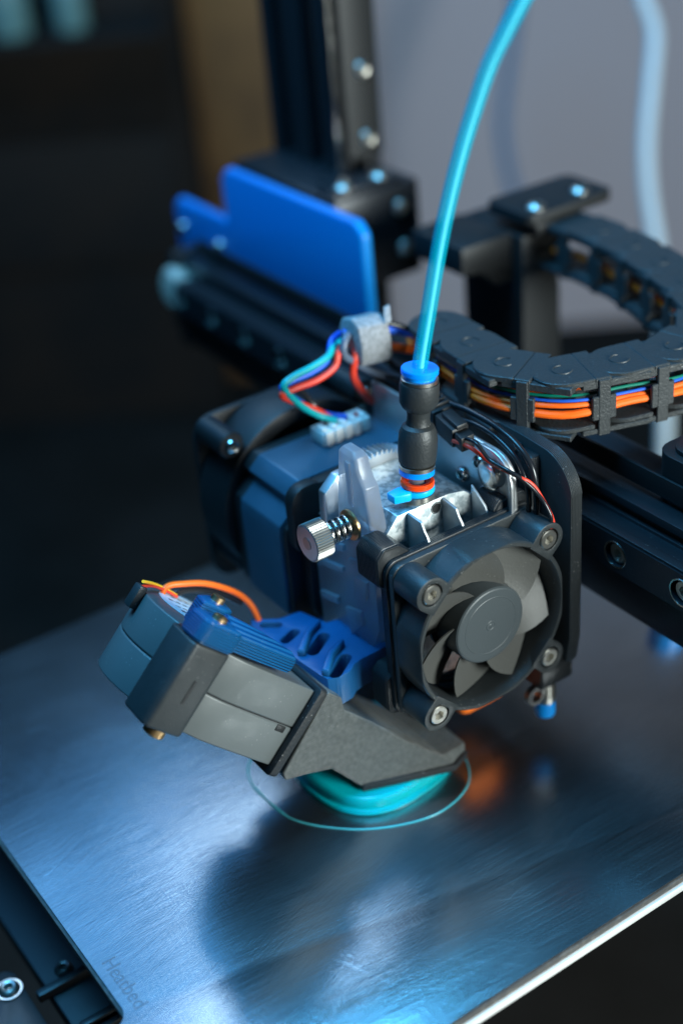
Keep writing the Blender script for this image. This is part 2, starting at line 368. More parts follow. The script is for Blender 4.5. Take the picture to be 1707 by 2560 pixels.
# shared screw meshes (local: head looks along +z, origin at the head's top)
def socket_screw(r, hexr, depth=1.6):
    hexa = [(hexr * math.cos(k * PI / 3), hexr * math.sin(k * PI / 3)) for k in range(6)]
    top = plate(circle(0, 0, r * 0.9, 36), [hexa], XY, 0, -0.02)
    side = lathe([(r * 0.9, 0), (r, -0.22), (r, -2.4)], (0, 0, 0), (0, 0, 1), 36, False)
    hv = [(x, y, -0.01) for x, y in hexa] + [(x * 0.97, y * 0.97, -depth) for x, y in hexa]
    hx = (hv, [(i, (i + 1) % 6, 6 + (i + 1) % 6, 6 + i) for i in range(6)] + [tuple(range(6, 12))])
    return cat(top, side, hx)
def dome_screw(r, hexr):
    prof = [(hexr, -0.1), (r * 0.6, 0.0), (r * 0.85, -0.35), (r, -0.9), (r, -1.6)]
    g = lathe(prof, (0, 0, 0), (0, 0, 1), 28, False)
    hexa = [(hexr * math.cos(k * PI / 3), hexr * math.sin(k * PI / 3)) for k in range(6)]
    hx = ([(x, y, -0.1) for x, y in hexa] + [(x, y, -1.3) for x, y in hexa], [(i, (i + 1) % 6, 6 + (i + 1) % 6, 6 + i) for i in range(6)] + [tuple(range(6, 12))])
    return cat(g, hx)
ME_CAP = make_mesh('screw', socket_screw(2.55, 1.35), M['nickel'], center=False)[0]
ME_DOME = make_mesh('screw', dome_screw(2.6, 1.1), M['nickel'], center=False)[0]
ME_DOME_S = make_mesh('screw', dome_screw(1.9, 0.8), M['steel'], center=False)[0]
ME_DOME_D = make_mesh('screw', dome_screw(2.2, 1.0), M['steel_dark'], center=False)[0]
# ------------------------------------------------------------------ setting: table, wall, furniture behind
FH = Vector((0.5260, 0.8505, 0)); RH = Vector((0.8235, -0.5673, 0)); CP = Vector((-161.6, -202.9, 0))
def bgbox(dist, thick, h0, h1, z0, z1):
    V = []
    for d in (dist, dist + thick):
        for h in (h0, h1):
            for z in (z0, z1):
                p = CP + FH * d + RH * h; V.append((p.x, p.y, z))
    return V, [(0, 1, 3, 2), (4, 6, 7, 5), (0, 4, 5, 1), (2, 3, 7, 6), (0, 2, 6, 4), (1, 5, 7, 3)]
struct('table', ([(-900, -700, -262), (1600, -700, -262), (1600, 1500, -262), (-900, 1500, -262)], [(0, 1, 2, 3)]), M['table'])
struct('wall', bgbox(985, 20, -900, 1200, -262, 700), M['wall'])
single('wooden_panel', bgbox(935, 18, -68, -8, -262, 600), M['wood'], 'brown wooden upright blurred behind the left of the black post', 'panel', bevel=1.5)
single('dark_filler_panel', bgbox(938, 24, -7.5, 38, -262, 600), M['void'], 'dark narrow panel added behind the black post beside grey wall', 'door', bevel=1.5)  # dark panel added to fill the dark band right of the post
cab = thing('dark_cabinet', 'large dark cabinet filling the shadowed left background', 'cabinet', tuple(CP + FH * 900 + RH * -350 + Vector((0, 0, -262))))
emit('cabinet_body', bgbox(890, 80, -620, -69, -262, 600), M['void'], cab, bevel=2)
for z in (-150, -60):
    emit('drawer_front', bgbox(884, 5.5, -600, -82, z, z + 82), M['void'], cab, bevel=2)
for k, (x, y, r, hh) in enumerate(((154, 613, 12, 60), (184, 596, 9.5, 56))):
    single('green_jar', lathe([(r * .9, 0), (r, 3), (r, hh * .75), (r * .6, hh * .9), (r * .6, hh)], (x, y, 4), (0, 0, 1), 24), M['teal_glass'],
           ('wider pale green jar blurred at the very top left corner' if k == 0 else 'narrower pale green jar blurred right of the wider one in the top left'), 'jar', 'blurred jars in the top left corner')
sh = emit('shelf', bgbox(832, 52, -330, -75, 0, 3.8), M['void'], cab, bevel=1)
single('pale_hose', sweep([(320, 292, 66), (316, 282, 50), (314, 275, 38), (313, 267, 25), (304, 259, 7), (293, 250, -15), (286, 241, -34), (280, 229, -55), (274, 218, -77), (266, 208, -98), (253, 194, -127), (248, 188, -262)], 3.2, 16),
       M['hose'], 'thick pale blue white hose hanging at the right edge before grey wall', 'hose')
single('hose_shadow_cord', sweep([(402, 460, 30), (396, 454, 12), (379, 442, -18), (359, 428, -56), (352, 416, -79), (348, 404, -99), (335, 387, -133), (330, 380, -262)], 3.4, 12),  # solid strand standing in for the shadow the hose casts on the wall
       M['greycable'], 'thin grey strand added as the hose shadow on the grey wall behind the cyan tube', 'cable')

# ------------------------------------------------------------------ heated bed and steel sheet
BZ = -46.0
bed = thing('heated_bed', 'flat heated bed with black magnet layer and bright sawn aluminium edge', 'heated bed', (-8, 41, -53))
emit('magnet_layer', plate(rrect(-101.3, 90, -46.5, 129, 3), [], XY, BZ - 2.2, BZ - 0.62), M['magnet'], bed, bevel=0.25)
emit('aluminium_plate', plate(rrect(-100.2, 90.5, -47.2, 130, 3), [], XY, BZ - 4.0, BZ - 2.22), M['edge_alu'], bed, bevel=0.3)
emit('insulation_board', box(-96, 84, -42, 124, BZ - 12, BZ - 4.02), M['frame_black'], bed, bevel=0.5)
# sheet with a grip tab at its near left corner
tabp = [(-126, -46.2), (90, -46.2), (90, 128.4), (-100.6, 128.4)] + [(-100.6, -2)] + [(-100.9, -3.3), (-101.7, -4.5), (-102.9, -5.3), (-104.2, -5.6)] + [(-126, -5.6)]
sheet = emit('steel_sheet', plate(tabp, [], XY, BZ - 0.6, BZ), M['bed'], None, bevel=0.12)
tag(sheet, 'brushed steel build sheet with scratches under the print head', 'build sheet')
# lettering pressed into the sheet along its left edge
def lettering(txt, size, origin, xdir, ydir, mtl, parent, name='lettering', ext=0.03):
    cu = bpy.data.curves.new(name, 'FONT'); cu.body = txt; cu.size = size * S; cu.extrude = ext * S
    ob = bpy.data.objects.new(name, cu); COL.objects.link(ob)
    dg = bpy.context.evaluated_depsgraph_get(); me = bpy.data.meshes.new_from_object(ob.evaluated_get(dg))
    bpy.data.objects.remove(ob); me.materials.clear(); me.materials.append(mtl)
    x = Vector(xdir).normalized(); y = Vector(ydir).normalized(); z = x.cross(y)
    mw = Matrix.Translation(Vector(origin) * S) @ Matrix((x, y, z)).transposed().to_4x4()
    return place(name, me, mw, parent)
M['etch'] = mat('etched_grey', (0.12, 0.16, 0.21), 0.6, 0.3, spec=0.2)
lettering('Heatbed', 4.6, (-98.6, 11.6, BZ + 0.02), (0, -1, 0), (1, 0, 0), M['etch'], sheet, ext=0.015)
# carriage below the bed
car = thing('bed_carriage', 'black bed carriage under the left edge of the bed with ribbed arms', 'carriage', (-60, 50, -90))
emit('carriage_plate', box(-104, 70, 0, 110, -82, -77), M['frame_black'], car, bevel=0.6)
emit('rib', box(-107, -92, 37.4, 39.6, -77, -74.4), M['frame_black'], car, bevel=0.4)
emit('rib', box(-103, -88, 22.4, 24.4, -77, -73.6), M['frame_black'], car, bevel=0.4)
emit('rib', box(-103, -88, 19.6, 21.2, -77, -74.0), M['frame_black'], car, bevel=0.4)
place('screw', ME_DOME_D, frame((-98.4, 43.2, -75.4), (0, 0, 1)), car)
blk = thing('printed_bracket', 'blue black printed bracket with a silver screw in the lower left corner', 'bracket', (-120, 34, -90))
emit('bracket_body', plate(rrect(-136, -108.6, 16, 50.4, 3), [circle(-121, 20, 6, 24)], XY, -90, -75), M['print_black_z'], blk, bevel=0.5)
emit('screw_washer', lathe([(2.0, 0), (3.1, 0), (3.1, 0.5), (2.0, 0.5)], (-111.6, 43.9, -75), (0, 0, 1), 24), M['steel'], blk)
place('screw', ME_DOME, frame((-111.6, 43.9, -73.4), (0, 0, 1)), blk)

# ------------------------------------------------------------------ gantry: beam, linear rail, post, brackets
beam = thing('gantry_beam', 'black aluminium gantry beam running back behind the print head', 'beam', (48, 60, -13))
prof = [(38, -13), (58, -13), (58, 17.6), (51.2, 17.6), (51.2, 16.2), (52.6, 13.4), (43.4, 13.4), (44.8, 16.2), (44.8, 17.6), (38, 17.6), (38, 15.4), (39.6, 15.4), (39.6, 13.4), (38, 13.4)]
emit('beam_profile', prism(prof, XZ, -140, 205), M['anod'], beam, bevel=0.3)
emit('belt', box(42.6, 43.3, -140, 200, 19.2, 24.2), M['black_matte'], beam, bevel=0.1)
emit('end_cap', prism(rrect(36.5, 59.5, -14.5, 19.1, 2), XZ, 205.02, 209), M['black_matte'], beam, bevel=0.4)
rail = thing('linear_rail', 'black linear guide rail with sunken bolts on the gantry beam', 'rail', (34.5, 60, 3))
ys = [-44.4 + 20 * k for k in range(13)]
emit('rail_bar', cat(plate([(-64, 3.0), (198, 3.0), (198, 12.2), (-64, 12.2)], [circle(y, 7.5, 3.0, 28) for y in ys], YZ, 31.5, 34.6),
                     box(34.62, 37.95, -64, 198, 2.6, 12.6)), M['anod'], rail, bevel=0.0)
emit('rail_groove', box(31.9, 34.5, -64, 198, 12.22, 12.9), M['anod'], rail, bevel=0.2)
ME_CB = make_mesh('counterbore', ring([(3.0, 0.06), (3.35, 0.1), (3.45, -0.02), (3.0, -0.02)], (0, 0, 0), (0, 0, 1), 32), M['steel'], center=False)[0]  # bright steel rim puts the lit hole edge into the material
ME_RB = make_mesh('rail_bolt', socket_screw(2.5, 1.3), M['nickel'], center=False)[0]
for y in ys:
    cbo = place('counterbore', ME_CB, frame((31.5, y, 7.5), (-1, 0, 0)), rail)
    place('rail_bolt', ME_RB, frame((32.3, y, 7.5), (-1, 0, 0)), cbo)
tb = thing('belt_tensioner', 'black rounded block on top of the gantry beam at the right edge', 'block', (53, -45, 17.7))
emit('tensioner_body', plate(rrect(43.5, 64, -92, -3, 5), [], XY, 17.7, 29.5), M['black_matte'], tb, bevel=1.6, seg=3)
emit('tensioner_lid', plate(rrect(45.5, 62, -90, -5.5, 4), [], XY, 29.5, 30.6), M['black_matte'], tb, bevel=0.4)
post = thing('frame_post', 'tall black aluminium post rising behind the blue cover plate', 'post', (88, 188, -262))
pp = [(78, 166), (83, 166), (83, 167.6), (81.6, 169.6), (81.6, 172), (90, 172), (90, 169.6), (88.4, 167.6), (88.4, 166), (93.5, 166), (93.5, 205), (78, 205), (78, 199), (79.8, 199), (81.5, 201), (84, 201), (84, 191), (81.5, 191), (79.8, 193), (78, 193),
      (78, 182), (79.8, 182), (81.5, 184), (84, 184), (84, 173.5), (81.5, 173.5), (79.8, 175), (78, 175)]
emit('post_profile', prism(pp, XY, -262, 260), M['anod'], post, bevel=0.3)
emit('bright_edge_strip', prism([(76.8, 164.4), (78.6, 164.4), (78.6, 165.9), (76.8, 165.9)], XY, 44, 260), M['steel'], post, bevel=0.2)  # steel strip added to paint the bright line down the post's corner
emit('mounting_plate', plate(rrect(80, 92.5, 48, 250, 1.5), [], XZ, 163.2, 165.8), M['black_matte'], post, bevel=0.3)
for x, z in ((86.6, 75), (87, 54), (86.6, 110), (86.6, 140)):
    place('screw', ME_DOME, frame((x, 161.8, z), (0, -1, 0)), post)
cb = thing('corner_bracket', 'black gantry corner bracket with four silver screws beside the blue cover', 'bracket', (84, 178, 14))
emit('bracket_body', box(62, 93, 146, 205, 14, 44), M['anod'], cb, bevel=1.2)
emit('bracket_flange', box(63, 88, 147, 158, 44, 46), M['anod'], cb, bevel=0.8)
for x, z in ((85.6, 36.6), (86.4, 23.4)): place('screw', ME_DOME, frame((x, 144.6, z), (0, -1, 0)), cb)
for x, y in ((68, 150), (81.5, 150.5)): place('screw', ME_DOME, frame((x, y, 47.5), (0, 0, 1)), cb)
cov = thing('blue_cover_plate', 'bright blue plastic cover plate standing on the far end of the gantry beam', 'cover', (47, 150, 18))
co = [(109.5, 18.2), (182, 18.2), (186, 22), (219.5, 14), (219.5, 29.5), (217, 32.6), (186.5, 32.6), (186.5, 46.5), (183, 50), (113, 50.6), (110.4, 48)]
co = [(110.2, 18.2), (200, 18.2), (200, 8), (221.5, 8), (221.5, 29), (218.5, 32.2), (187, 32.2), (187, 46.4), (183.4, 50), (114, 50.6), (110.6, 47.4)]
emit('cover_panel', prism(co, YZ, 47, 50.6), M['cover_blue'], cov, bevel=1.3, seg=3)
for y, z in ((216.6, 22.5), (192.4, 22.5)): place('screw', ME_DOME_S, frame((45.6, y, z), (-1, 0, 0)), cov)
kn = thing('thumb_wheel', 'round silver knob on the far left end of the gantry beam', 'knob', (44, 222, -4))
emit('knob_body', lathe([(6.4, 0), (7.2, 0.8), (7.2, 5), (5.6, 6.5), (2.6, 7)], (39.8, 206, 7), (-1, 0, 0.1), 32), M['knobsilver'], kn)
emit('knob_shaft', lathe([(2.5, 0), (2.5, 6)], (45, 206, 7), (-1, 0, 0), 20), M['steel_dark'], kn)
idb = single('idler_bracket', plate(rrect(196, 219, -12, 13.5, 3), [], YZ, 40, 47), M['black_matte'], 'black bracket holding the silver knob at the beam end', 'bracket', bevel=0.6)
single('idler_spacer', lathe([(3.4, 0), (3.4, 4), (2.4, 4.6)], (47, 194, 19.5), (-1, 0, 0), 20), M['steel'], 'small silver spacer below the blue cover near the knob', 'spacer')
bk = thing('bed_corner_knob', 'blue levelling knob blurred below the rail at the right edge', 'knob', (75, 19, -60))
emit('knob_body', lathe([(4.6, 0), (5, 0.5), (5, 4.6), (4.4, 5)], (76, 20, -45.9), (0, 0, 1), 24), M['probe_cap'], bk)

# chain bracket at the back of the beam
cm = thing('chain_bracket', 'tall black bracket holding the far end of the cable chain', 'bracket', (95, 103, -12))
emit('bracket_column', prism([(86, -20), (100, -20), (100, 22), (99.6, 27), (101, 32), (104, 36.5), (104, 41.5), (86, 41.5)], XZ, 90, 117), M['black_matte'], cm, bevel=0.8)
emit('bracket_arm', prism([(68, 42), (85.98, 42), (85.98, 28), (80, 28), (75, 33), (68, 34)], XZ, 94, 117), M['black_matte'], cm, bevel=0.8)
emit('bracket_foot', box(66, 85.97, 92, 117, -20.5, -8), M['black_matte'], cm, bevel=0.8)
emit('clamp_plate', plate(rrect(86, 117, 86.5, 106, 3), [], XY, 45.15, 48.2), M['black_matte'], cm, bevel=0.9)
for x, y in ((92, 91), (109, 92)): place('screw', ME_DOME, frame((x, y, 49.6), (0, 0, 1)), cm)
emit('clamp_lug', box(88.5, 95, 86.4, 90, 41.6, 45.5), M['black_matte'], cm, bevel=0.5)
# ------------------------------------------------------------------ axial cooling fan
FAN = thing('axial_fan', 'square black axial fan with silver corner screws facing the camera', 'fan', (0, 5, -20))
holes4 = [circle(sx * 16, sz * 16, 1.9, 20) for sx in (-1, 1) for sz in (-1, 1)]
emit('rear_flange', plate(rrect(-20, 20, -20, 20, 3), [circle(0, 0, 18.9, 64)] + holes4, XZ, 8.3, 10), M['fan_black'], FAN, bevel=0.2)
def clipc(r, lim, n=96):
    return [(max(-lim, min(lim, r * math.cos(2 * PI * k / n))), max(-lim, min(lim, r * math.sin(2 * PI * k / n)))) for k in range(n)]
outer = clipc(20.9, 20.0); n = 96
mk = lambda P, y: [(u, y, v) for u, v in P]
inn = lambda r: [(r * math.cos(2 * PI * k / n), r * math.sin(2 * PI * k / n)) for k in range(n)]
rings_ = [mk(clipc(20.6, 20), 8.32), mk(clipc(20.6, 20), 0.35), mk(clipc(20.3, 19.75), 0), mk(inn(19.55), 0), mk(inn(19.1), 0.6), mk(inn(18.75), 3.5), mk(inn(18.75), 8.32)]
V = [p for r in rings_ for p in r]; F = []
for i in range(len(rings_)):
    j = (i + 1) % len(rings_)
    for k in range(n): F.append((i * n + k, i * n + (k + 1) % n, j * n + (k + 1) % n, j * n + k))
emit('shroud', (V, F), M['fan_black'], FAN, sharp=40)
ME_FS = make_mesh('screw', socket_screw(2.3, 1.25, 1.5), M['nickel'], center=False)[0]
for sx in (-1, 1):
    for sz in (-1, 1):
        a = math.atan2(sz, sx)
        hull = circle(16 * sx, 16 * sz, 4.0, 15, a - PI / 2 * 0.98, a + PI / 2 * 0.98)
        # neck running back into the shroud
        hull = hull + [(12.6 * sx - 3.6 * math.sin(a) * 1.0, 12.6 * sz + 3.6 * math.cos(a)), (12.6 * sx + 3.6 * math.sin(a), 12.6 * sz - 3.6 * math.cos(a))]
        # keep the neck out of the air channel
        hull = [(u, v) if math.hypot(u, v) > 19.2 else (u / math.hypot(u, v) * 19.2, v / math.hypot(u, v) * 19.2) for u, v in hull]
        emit('corner_boss', plate(hull, [circle(16 * sx, 16 * sz, 2.7, 28)], XZ, -0.05, 8.28), M['fan_black'], FAN, bevel=0.15)
        emit('boss_floor', lathe([(2.72, 0), (2.72, 1)], (16 * sx, 2.2, 16 * sz), (0, 1, 0), 24), M['black_matte'], FAN)
        place('screw', ME_FS, frame((16 * sx, -0.1, 16 * sz), (0, -1, 0), (1, 0, 0.3)), FAN)
# impeller at rest
hub = emit('hub', lathe([(1.4, 0.45), (8.75, 0.45), (9.1, 0.58), (9.35, 0.9), (9.4, 1.4), (9.4, 8.6), (9.0, 8.9)], (0, 0.6, 0), (0, 1, 0), 72), M['hub'], FAN, sharp=18)
emit('hub_boss', lathe([(0.01, -0.02), (0.45, -0.05), (0.6, 0.12), (0.85, 0.12), (1.0, -0.05), (1.25, -0.02), (1.4, 0.3)], (0, 0.98, 0), (0, 1, 0), 32, False), M['hub'], hub, sharp=60)
emit('hub_groove', ring([(6.9, 0), (7.05, -0.06), (7.2, 0), (7.05, 0.02)], (0, 1.04, 0), (0, 1, 0), 64), M['hub'], hub)
def blade():
    V = []; F = []; nr, nc = 7, 7
    for side in (0, 1):
        for i in range(nr):
            r = 9.6 + (18.3 - 9.6) * i / (nr - 1); tw = 0.62 - 0.2 * i / (nr - 1)
            for j in range(nc):
                s_ = j / (nc - 1); arc = (s_ - 0.5) * tw * 2.1 + 0.22 * (i / (nr - 1)) ** 1.3
                y = 2.0 + 6.2 * s_ + 0.7 * math.sin(PI * s_) + (0.45 if side else 0)
                V.append((r * math.cos(arc), y, r * math.sin(arc)))
    q = nr * nc
    for i in range(nr - 1):
        for j in range(nc - 1):
            a = i * nc + j; F.append((a, a + 1, a + nc + 1, a + nc)); F.append((q + a, q + a + nc, q + a + nc + 1, q + a + 1))
    for i in range(nr - 1):
        for j in (0, nc - 1):
            a = i * nc + j; F.append((a, a + nc, q + a + nc, q + a))
    for j in range(nc - 1):
        for i in (0, nr - 1):
            a = i * nc + j; F.append((a, a + 1, q + a + 1, q + a))
    return V, F
ME_BL = make_mesh('blade', blade(), M['blade'], center=False)[0]
for k in range(7):
    place('blade', ME_BL, Matrix.Rotation(2 * PI * k / 7 + 0.1, 4, 'Y'), FAN)
for a in (0.9, 3.0, 5.1):
    c_, s_ = math.cos(a), math.sin(a)
    emit('strut', ([(r * c_ + w * s_, y, r * s_ - w * c_) for r in (9, 19.2) for w in (-1.1, 1.1) for y in (8.9, 9.9)],
                   [(0, 1, 3, 2), (4, 6, 7, 5), (0, 4, 5, 1), (2, 3, 7, 6), (0, 2, 6, 4), (1, 5, 7, 3)]), M['fan_black'], FAN, bevel=0.2)
emit('motor_plate', lathe([(10.5, 0), (10.5, 1)], (0, 9.0, 0), (0, 1, 0), 40), M['fan_black'], FAN)

# ------------------------------------------------------------------ fan mount (printed)
FM = thing('fan_mount', 'black printed mounting frame between the axial fan and metal extruder', 'mount', (0, 13, -21))
emit('gasket_frame', plate(rrect(-20.5, 20.3, -20.6, 20.3, 3.2), [circle(0, 0, 18.2, 64)], XZ, 10.05, 11.3), M['print_black_y'], FM, bevel=0.2)
emit('back_frame', plate(rrect(-20.2, 20.0, -20.3, 20.0, 3.2), [circle(0, 0, 17.8, 64)], XZ, 11.35, 12.8), M['print_black_y'], FM, bevel=0.3)
emit('lug', prism([(-21.6, 14.5), (-21.6, 21.0), (-19.6, 23.2), (-15.6, 23.0), (-12.6, 20.2), (-12.6, 11.5), (-18.4, 11.5)], XZ, 11.36, 19.5), M['print_black_y'], FM, bevel=0.7, seg=3)
emit('lug', prism([(10.2, 15.5), (10.2, 20.6), (12.0, 22.6), (18.6, 22.6), (20.8, 20.4), (20.8, 15.5)], XZ, 11.36, 19.0), M['print_black_y'], FM, bevel=0.7, seg=3)
emit('lug', prism([(-21.6, -19.2), (-21.6, -10.6), (-19.6, -9.0), (-14, -9.0), (-14, -21.0), (-19.8, -21.0)], XZ, 11.36, 17.5), M['print_black_y'], FM, bevel=0.7, seg=3)

# ------------------------------------------------------------------ extruder (metal body, clear housing, lever, tension screw, gear)
EX = thing('extruder', 'aluminium extruder with clear plastic lever and knurled tension screw', 'extruder', (-2, 30, -25))
body = emit('metal_body', prism([(-10.6, 24.5), (-13.6, 21.2), (-13.6, 2), (-9, -6), (-9, -26), (12, -26), (12, 17), (11, 21.0), (7.6, 23.6), (3.4, 24.5)], XZ, 18.6, 39.5), M['alu'], EX, bevel=0.22)
def fin(x, y1, zf):
    arc = [(y1, zf)] + [(y1 - 3.4 * math.sin(a) , zf - 1.5 - 8 * (1 - math.cos(a))) for a in (0.3, 0.6, 0.9, 1.2)] + [(y1 - 3.6, zf - 26), (18.58, zf - 26), (18.58, 24.3)]
    return prism(arc, YZ, x, x + 0.6)
emit('heat_fin', fin(-8.1, 13.6, 24.1), M['fin'], EX, bevel=0.12)
emit('heat_fin', fin(1.4, 13.7, 23.7), M['fin'], EX, bevel=0.12)
emit('heat_fin', fin(9.6, 13.9, 20.7), M['fin'], EX, bevel=0.12)
emit('screw_hole', ring([(1.0, 0.25), (1.25, -0.06), (1.45, -0.06), (1.5, 0.3)], (-0.2, 18.6, 22.4), (0, 1, 0), 28), M['steel'], body)
emit('hole_bottom', lathe([(1.15, 0), (1.15, 0.02)], (-0.2, 18.52, 22.4), (0, 1, 0), 24), M['black_matte'], body)
# clear stepped housing on the left
hs = emit('clear_housing', prism([(18.9, 20.4), (33, 20.4), (35, 17.5), (42, 16), (43, 10), (43, -15), (33, -15), (29, -19), (21, -8), (18.9, -3)], YZ, -17.6, -13.75), M['clear'], EX, bevel=0.5)
for (y0, z0, y1, z1, y2, z2, y3, z3) in ((20, 15.5, 28, 12.5, 28, 10.9, 20, 14.2), (29.5, 15.2, 38, 12.6, 38, 10.2, 29.5, 13.4), (21, 9.4, 26, 8.6, 27, 2.2, 22, 3.6), (30.5, 8.8, 41, 6.6, 41, 4.6, 30.5, 7.2), (24.5, -0.4, 31, -2.2, 29.5, -9.4, 24, -4.0), (34, -1.2, 41.6, -3, 41.6, -5.2, 34, -3.4)):
    emit('housing_rib', prism([(y0, z0), (y1, z1), (y2, z2), (y3, z3)], YZ, -18.5, -17.4), M['clear'], hs, bevel=0.4)
emit('face_plate', prism([(-18.2, 16), (-18.0, 25.4), (-14.2, 28.6), (-11, 28.8), (-11, 16)], XZ, 35.6, 38.4), M['alu_smooth'], EX, bevel=0.4)
# lever: tapered clear slab
Lx0, Lx1 = -17.1, -13.4
sec = []
for z, yf, yb, x0, x1 in ((20.4, 19.6, 32.6, Lx0, Lx1 + 0.6), (24.0, 19.7, 32.4, Lx0, Lx1 + .5), (29.0, 20.5, 31.6, Lx0, Lx1 + .3), (32.5, 20.9, 31.1, Lx0, Lx1 + .2), (34, 22.0, 30.8, Lx0, Lx1), (36.4, 23.2, 30.4, Lx0, Lx1), (38.8, 23.6, 30.1, Lx0 + 0.1, Lx1 - 0.1), (39.9, 25.0, 29.2, Lx0 + 0.8, Lx1 - 0.6)):
    sec.append([(x0, yf + 0.5, z), (x0 + 0.5, yf, z), (x1, yf, z), (x1, yb, z), (x0 + .5, yb, z), (x0, yb - 0.5, z)])
lev = emit('lever', loft(sec), M['clear'], EX, bevel=0.3, sharp=25)
emit('lever_rib', box(-17.6, -17.0, 25.2, 27.0, 26.5, 37.5), M['clear'], lev, bevel=0.25)
# tension screw: washer, spring, shaft, knurled knob, all on one axis along x at y=26, z=22
ty, tz = 26.0, 22.0
ts = emit('tension_shaft', lathe([(1.5, 0), (1.5, 13)], (-16.5, ty, tz), (-1, 0, 0), 20), M['steel_dark'], EX)
emit('washer', ring([(1.6, 0), (3.5, 0), (3.65, 0.15), (3.65, 0.65), (3.5, 0.8), (1.6, 0.8)], (-17.65, ty, tz), (-1, 0, 0), 48), M['brass'], EX)
sp = []
for k in range(0, 4 * 24 + 1):
    a = 2 * PI * k / 24; sp.append((-18.9 - 6.0 * k / 96, ty + 2.35 * math.cos(a), tz + 2.35 * math.sin(a)))
emit('spring', sweep(sp, 0.46, 10, smooth=False), M['steel'], EX, sharp=60)
# knurled rim: real teeth
nt_ = 46; prof2 = []
for k in range(nt_ * 2):
    r = 4.4 if k % 2 == 0 else 4.1; a = 2 * PI * k / (nt_ * 2); prof2.append((ty + r * math.cos(a), tz + r * math.sin(a)))
kb = emit('knob', prism(prof2, YZ, -29.2, -25.1), M['knurl'], EX, sharp=20)
emit('knob_face', lathe([(4.12, 0), (3.9, 0.2), (0.03, 0.2)], (-29.2, ty, tz), (-1, 0, 0), 64), M['knobface'], kb)
emit('knob_collar', lathe([(4.1, 0), (3.9, 0.25), (2.0, 0.25)], (-25.1, ty, tz), (1, 0, 0), 48), M['knurl'], kb)
# drive gear behind the lever
gt = []
ng = 66
for k in range(ng * 4):
    r = (14.6, 14.6, 13.5, 13.5)[k % 4]; a = 2 * PI * (k + (0.4 if k % 4 in (0, 3) else 0)) / (ng * 4)
    gt.append((-1.0 + r * math.cos(a), 13.4 + r * math.sin(a)))
emit('drive_gear', plate(gt, [circle(-1.0, 13.4, 3, 24)], XZ, 39.6, 43.4), M['alu_smooth'], EX, sharp=20)
emit('gear_cover', plate(rrect(-19, 11, -14, 23.5, 5), [], XZ, 43.6, 47), M['black_matte'], EX, bevel=0.8)
emit('flange_lump', plate(rrect(-22, -12, 6, 24, 4), [], XZ, 43.55, 46.9), M['black_matte'], EX, bevel=1.2)
single('blue_strip', box(-16.2, -15.2, 44.2, 46.8, -16, 4), M['cover_blue'], 'thin upright blue strip beside the clear extruder housing', 'strip', bevel=0.2)
single('heater_sock', plate(rrect(1.5, 14.5, 14.5, 30, 2), [], XY, -34.8, -26.5), M['sock'], 'orange silicone sock glimpsed under the axial fan', 'heater sock', bevel=1.0)
nzl = thing('hot_end', 'brass nozzle under the orange heater sock beside the air duct', 'hot end', (-2.3, 22, -46))
emit('nozzle', lathe([(3, 0), (3, -1.5), (1.6, -4), (0.5, -7.4)], (-2.3, 22, -35.7), (0, 0, 1), 24), M['brass'], nzl)
emit('heat_break', lathe([(2.5, 0), (2.5, 4)], (-2.3, 22, -26.4), (0, 0, 1), 20), M['steel'], nzl)

# ------------------------------------------------------------------ tube fitting, coupler, tube
FT = thing('tube_fitting', 'push fit tube connector with red collet and light blue locking clip', 'fitting', (-2.4, 22, 24.5))
emit('nickel_base', lathe([(3.5, 0), (3.7, 0.3), (3.7, 1.5), (3.2, 1.7)], (-2.4, 22, 24.5), (0, 0, 1), 40), M['nickel'], FT)
cl = plate([(-2.4 + 3.8 * math.cos(a), 22 + 3.8 * math.sin(a)) for a in [(-2.75 + 5.5 * k / 30) + PI * 0 for k in range(31)]] +
           [(-10.6, 21.0), (-10.6, 25.2), (-7.2, 25.6)][:0] + [(-2.4 + 2.3 * math.cos(a), 22 + 2.3 * math.sin(a)) for a in [(2.75 - 5.5 * k / 24) for k in range(25)]], [], XY, 26.3, 27.6)
clip_o = emit('locking_clip', cl, M['clip'], FT, bevel=0.18)
emit('clip_tab', prism([(-9.6, 20.8), (-9.6, 23.6), (-6.0, 24.0), (-5.0, 20.6), (-6.0, 19.6)], XY, 25.9, 27.9), M['clip'], clip_o, bevel=0.35)
emit('red_collet', ring([(1.9, 0.2), (2.6, 0.0), (3.55, 0.0), (3.75, 0.25), (3.75, 1.1), (3.55, 1.35), (2.9, 1.35), (2.3, 0.95), (1.9, 0.8)], (-2.45, 22, 27.7), (0.1, 0, 1), 48), M['redcollet'], FT)
ax = Vector((2.55, 0, 25.2)).normalized(); co_ = Vector((-2.4, 22, 30.3))
single('short_tube', lathe([(1.7, -3.6), (1.7, 3)], tuple(co_), tuple(ax), 24), M['clear'], 'short clear tube between red collet and black coupler', 'tube')
CO = thing('tube_coupler', 'black straight push fit tube coupler with blue collets', 'coupler', tuple(co_))
emit('coupler_body', lathe([(3.77, 3.1), (4.06, 3.4), (4.26, 5.5), (4.26, 8.6), (4.10, 10.2), (3.53, 11.6), (2.71, 12.2), (2.50, 13.2), (2.50, 14.4), (2.71, 15.4), (3.61, 16.2), (4.22, 17.4), (4.26, 21.4), (4.14, 21.9)], tuple(co_), tuple(ax), 56), M['coupler'], CO, sharp=28)
for h0 in (1.80, 21.9):
    emit('metal_ring', lathe([(3.69, h0), (3.98, h0 + 0.1), (3.98, h0 + 0.95), (3.77, h0 + 1.05)], tuple(co_), tuple(ax), 48), M['nickel'], CO)
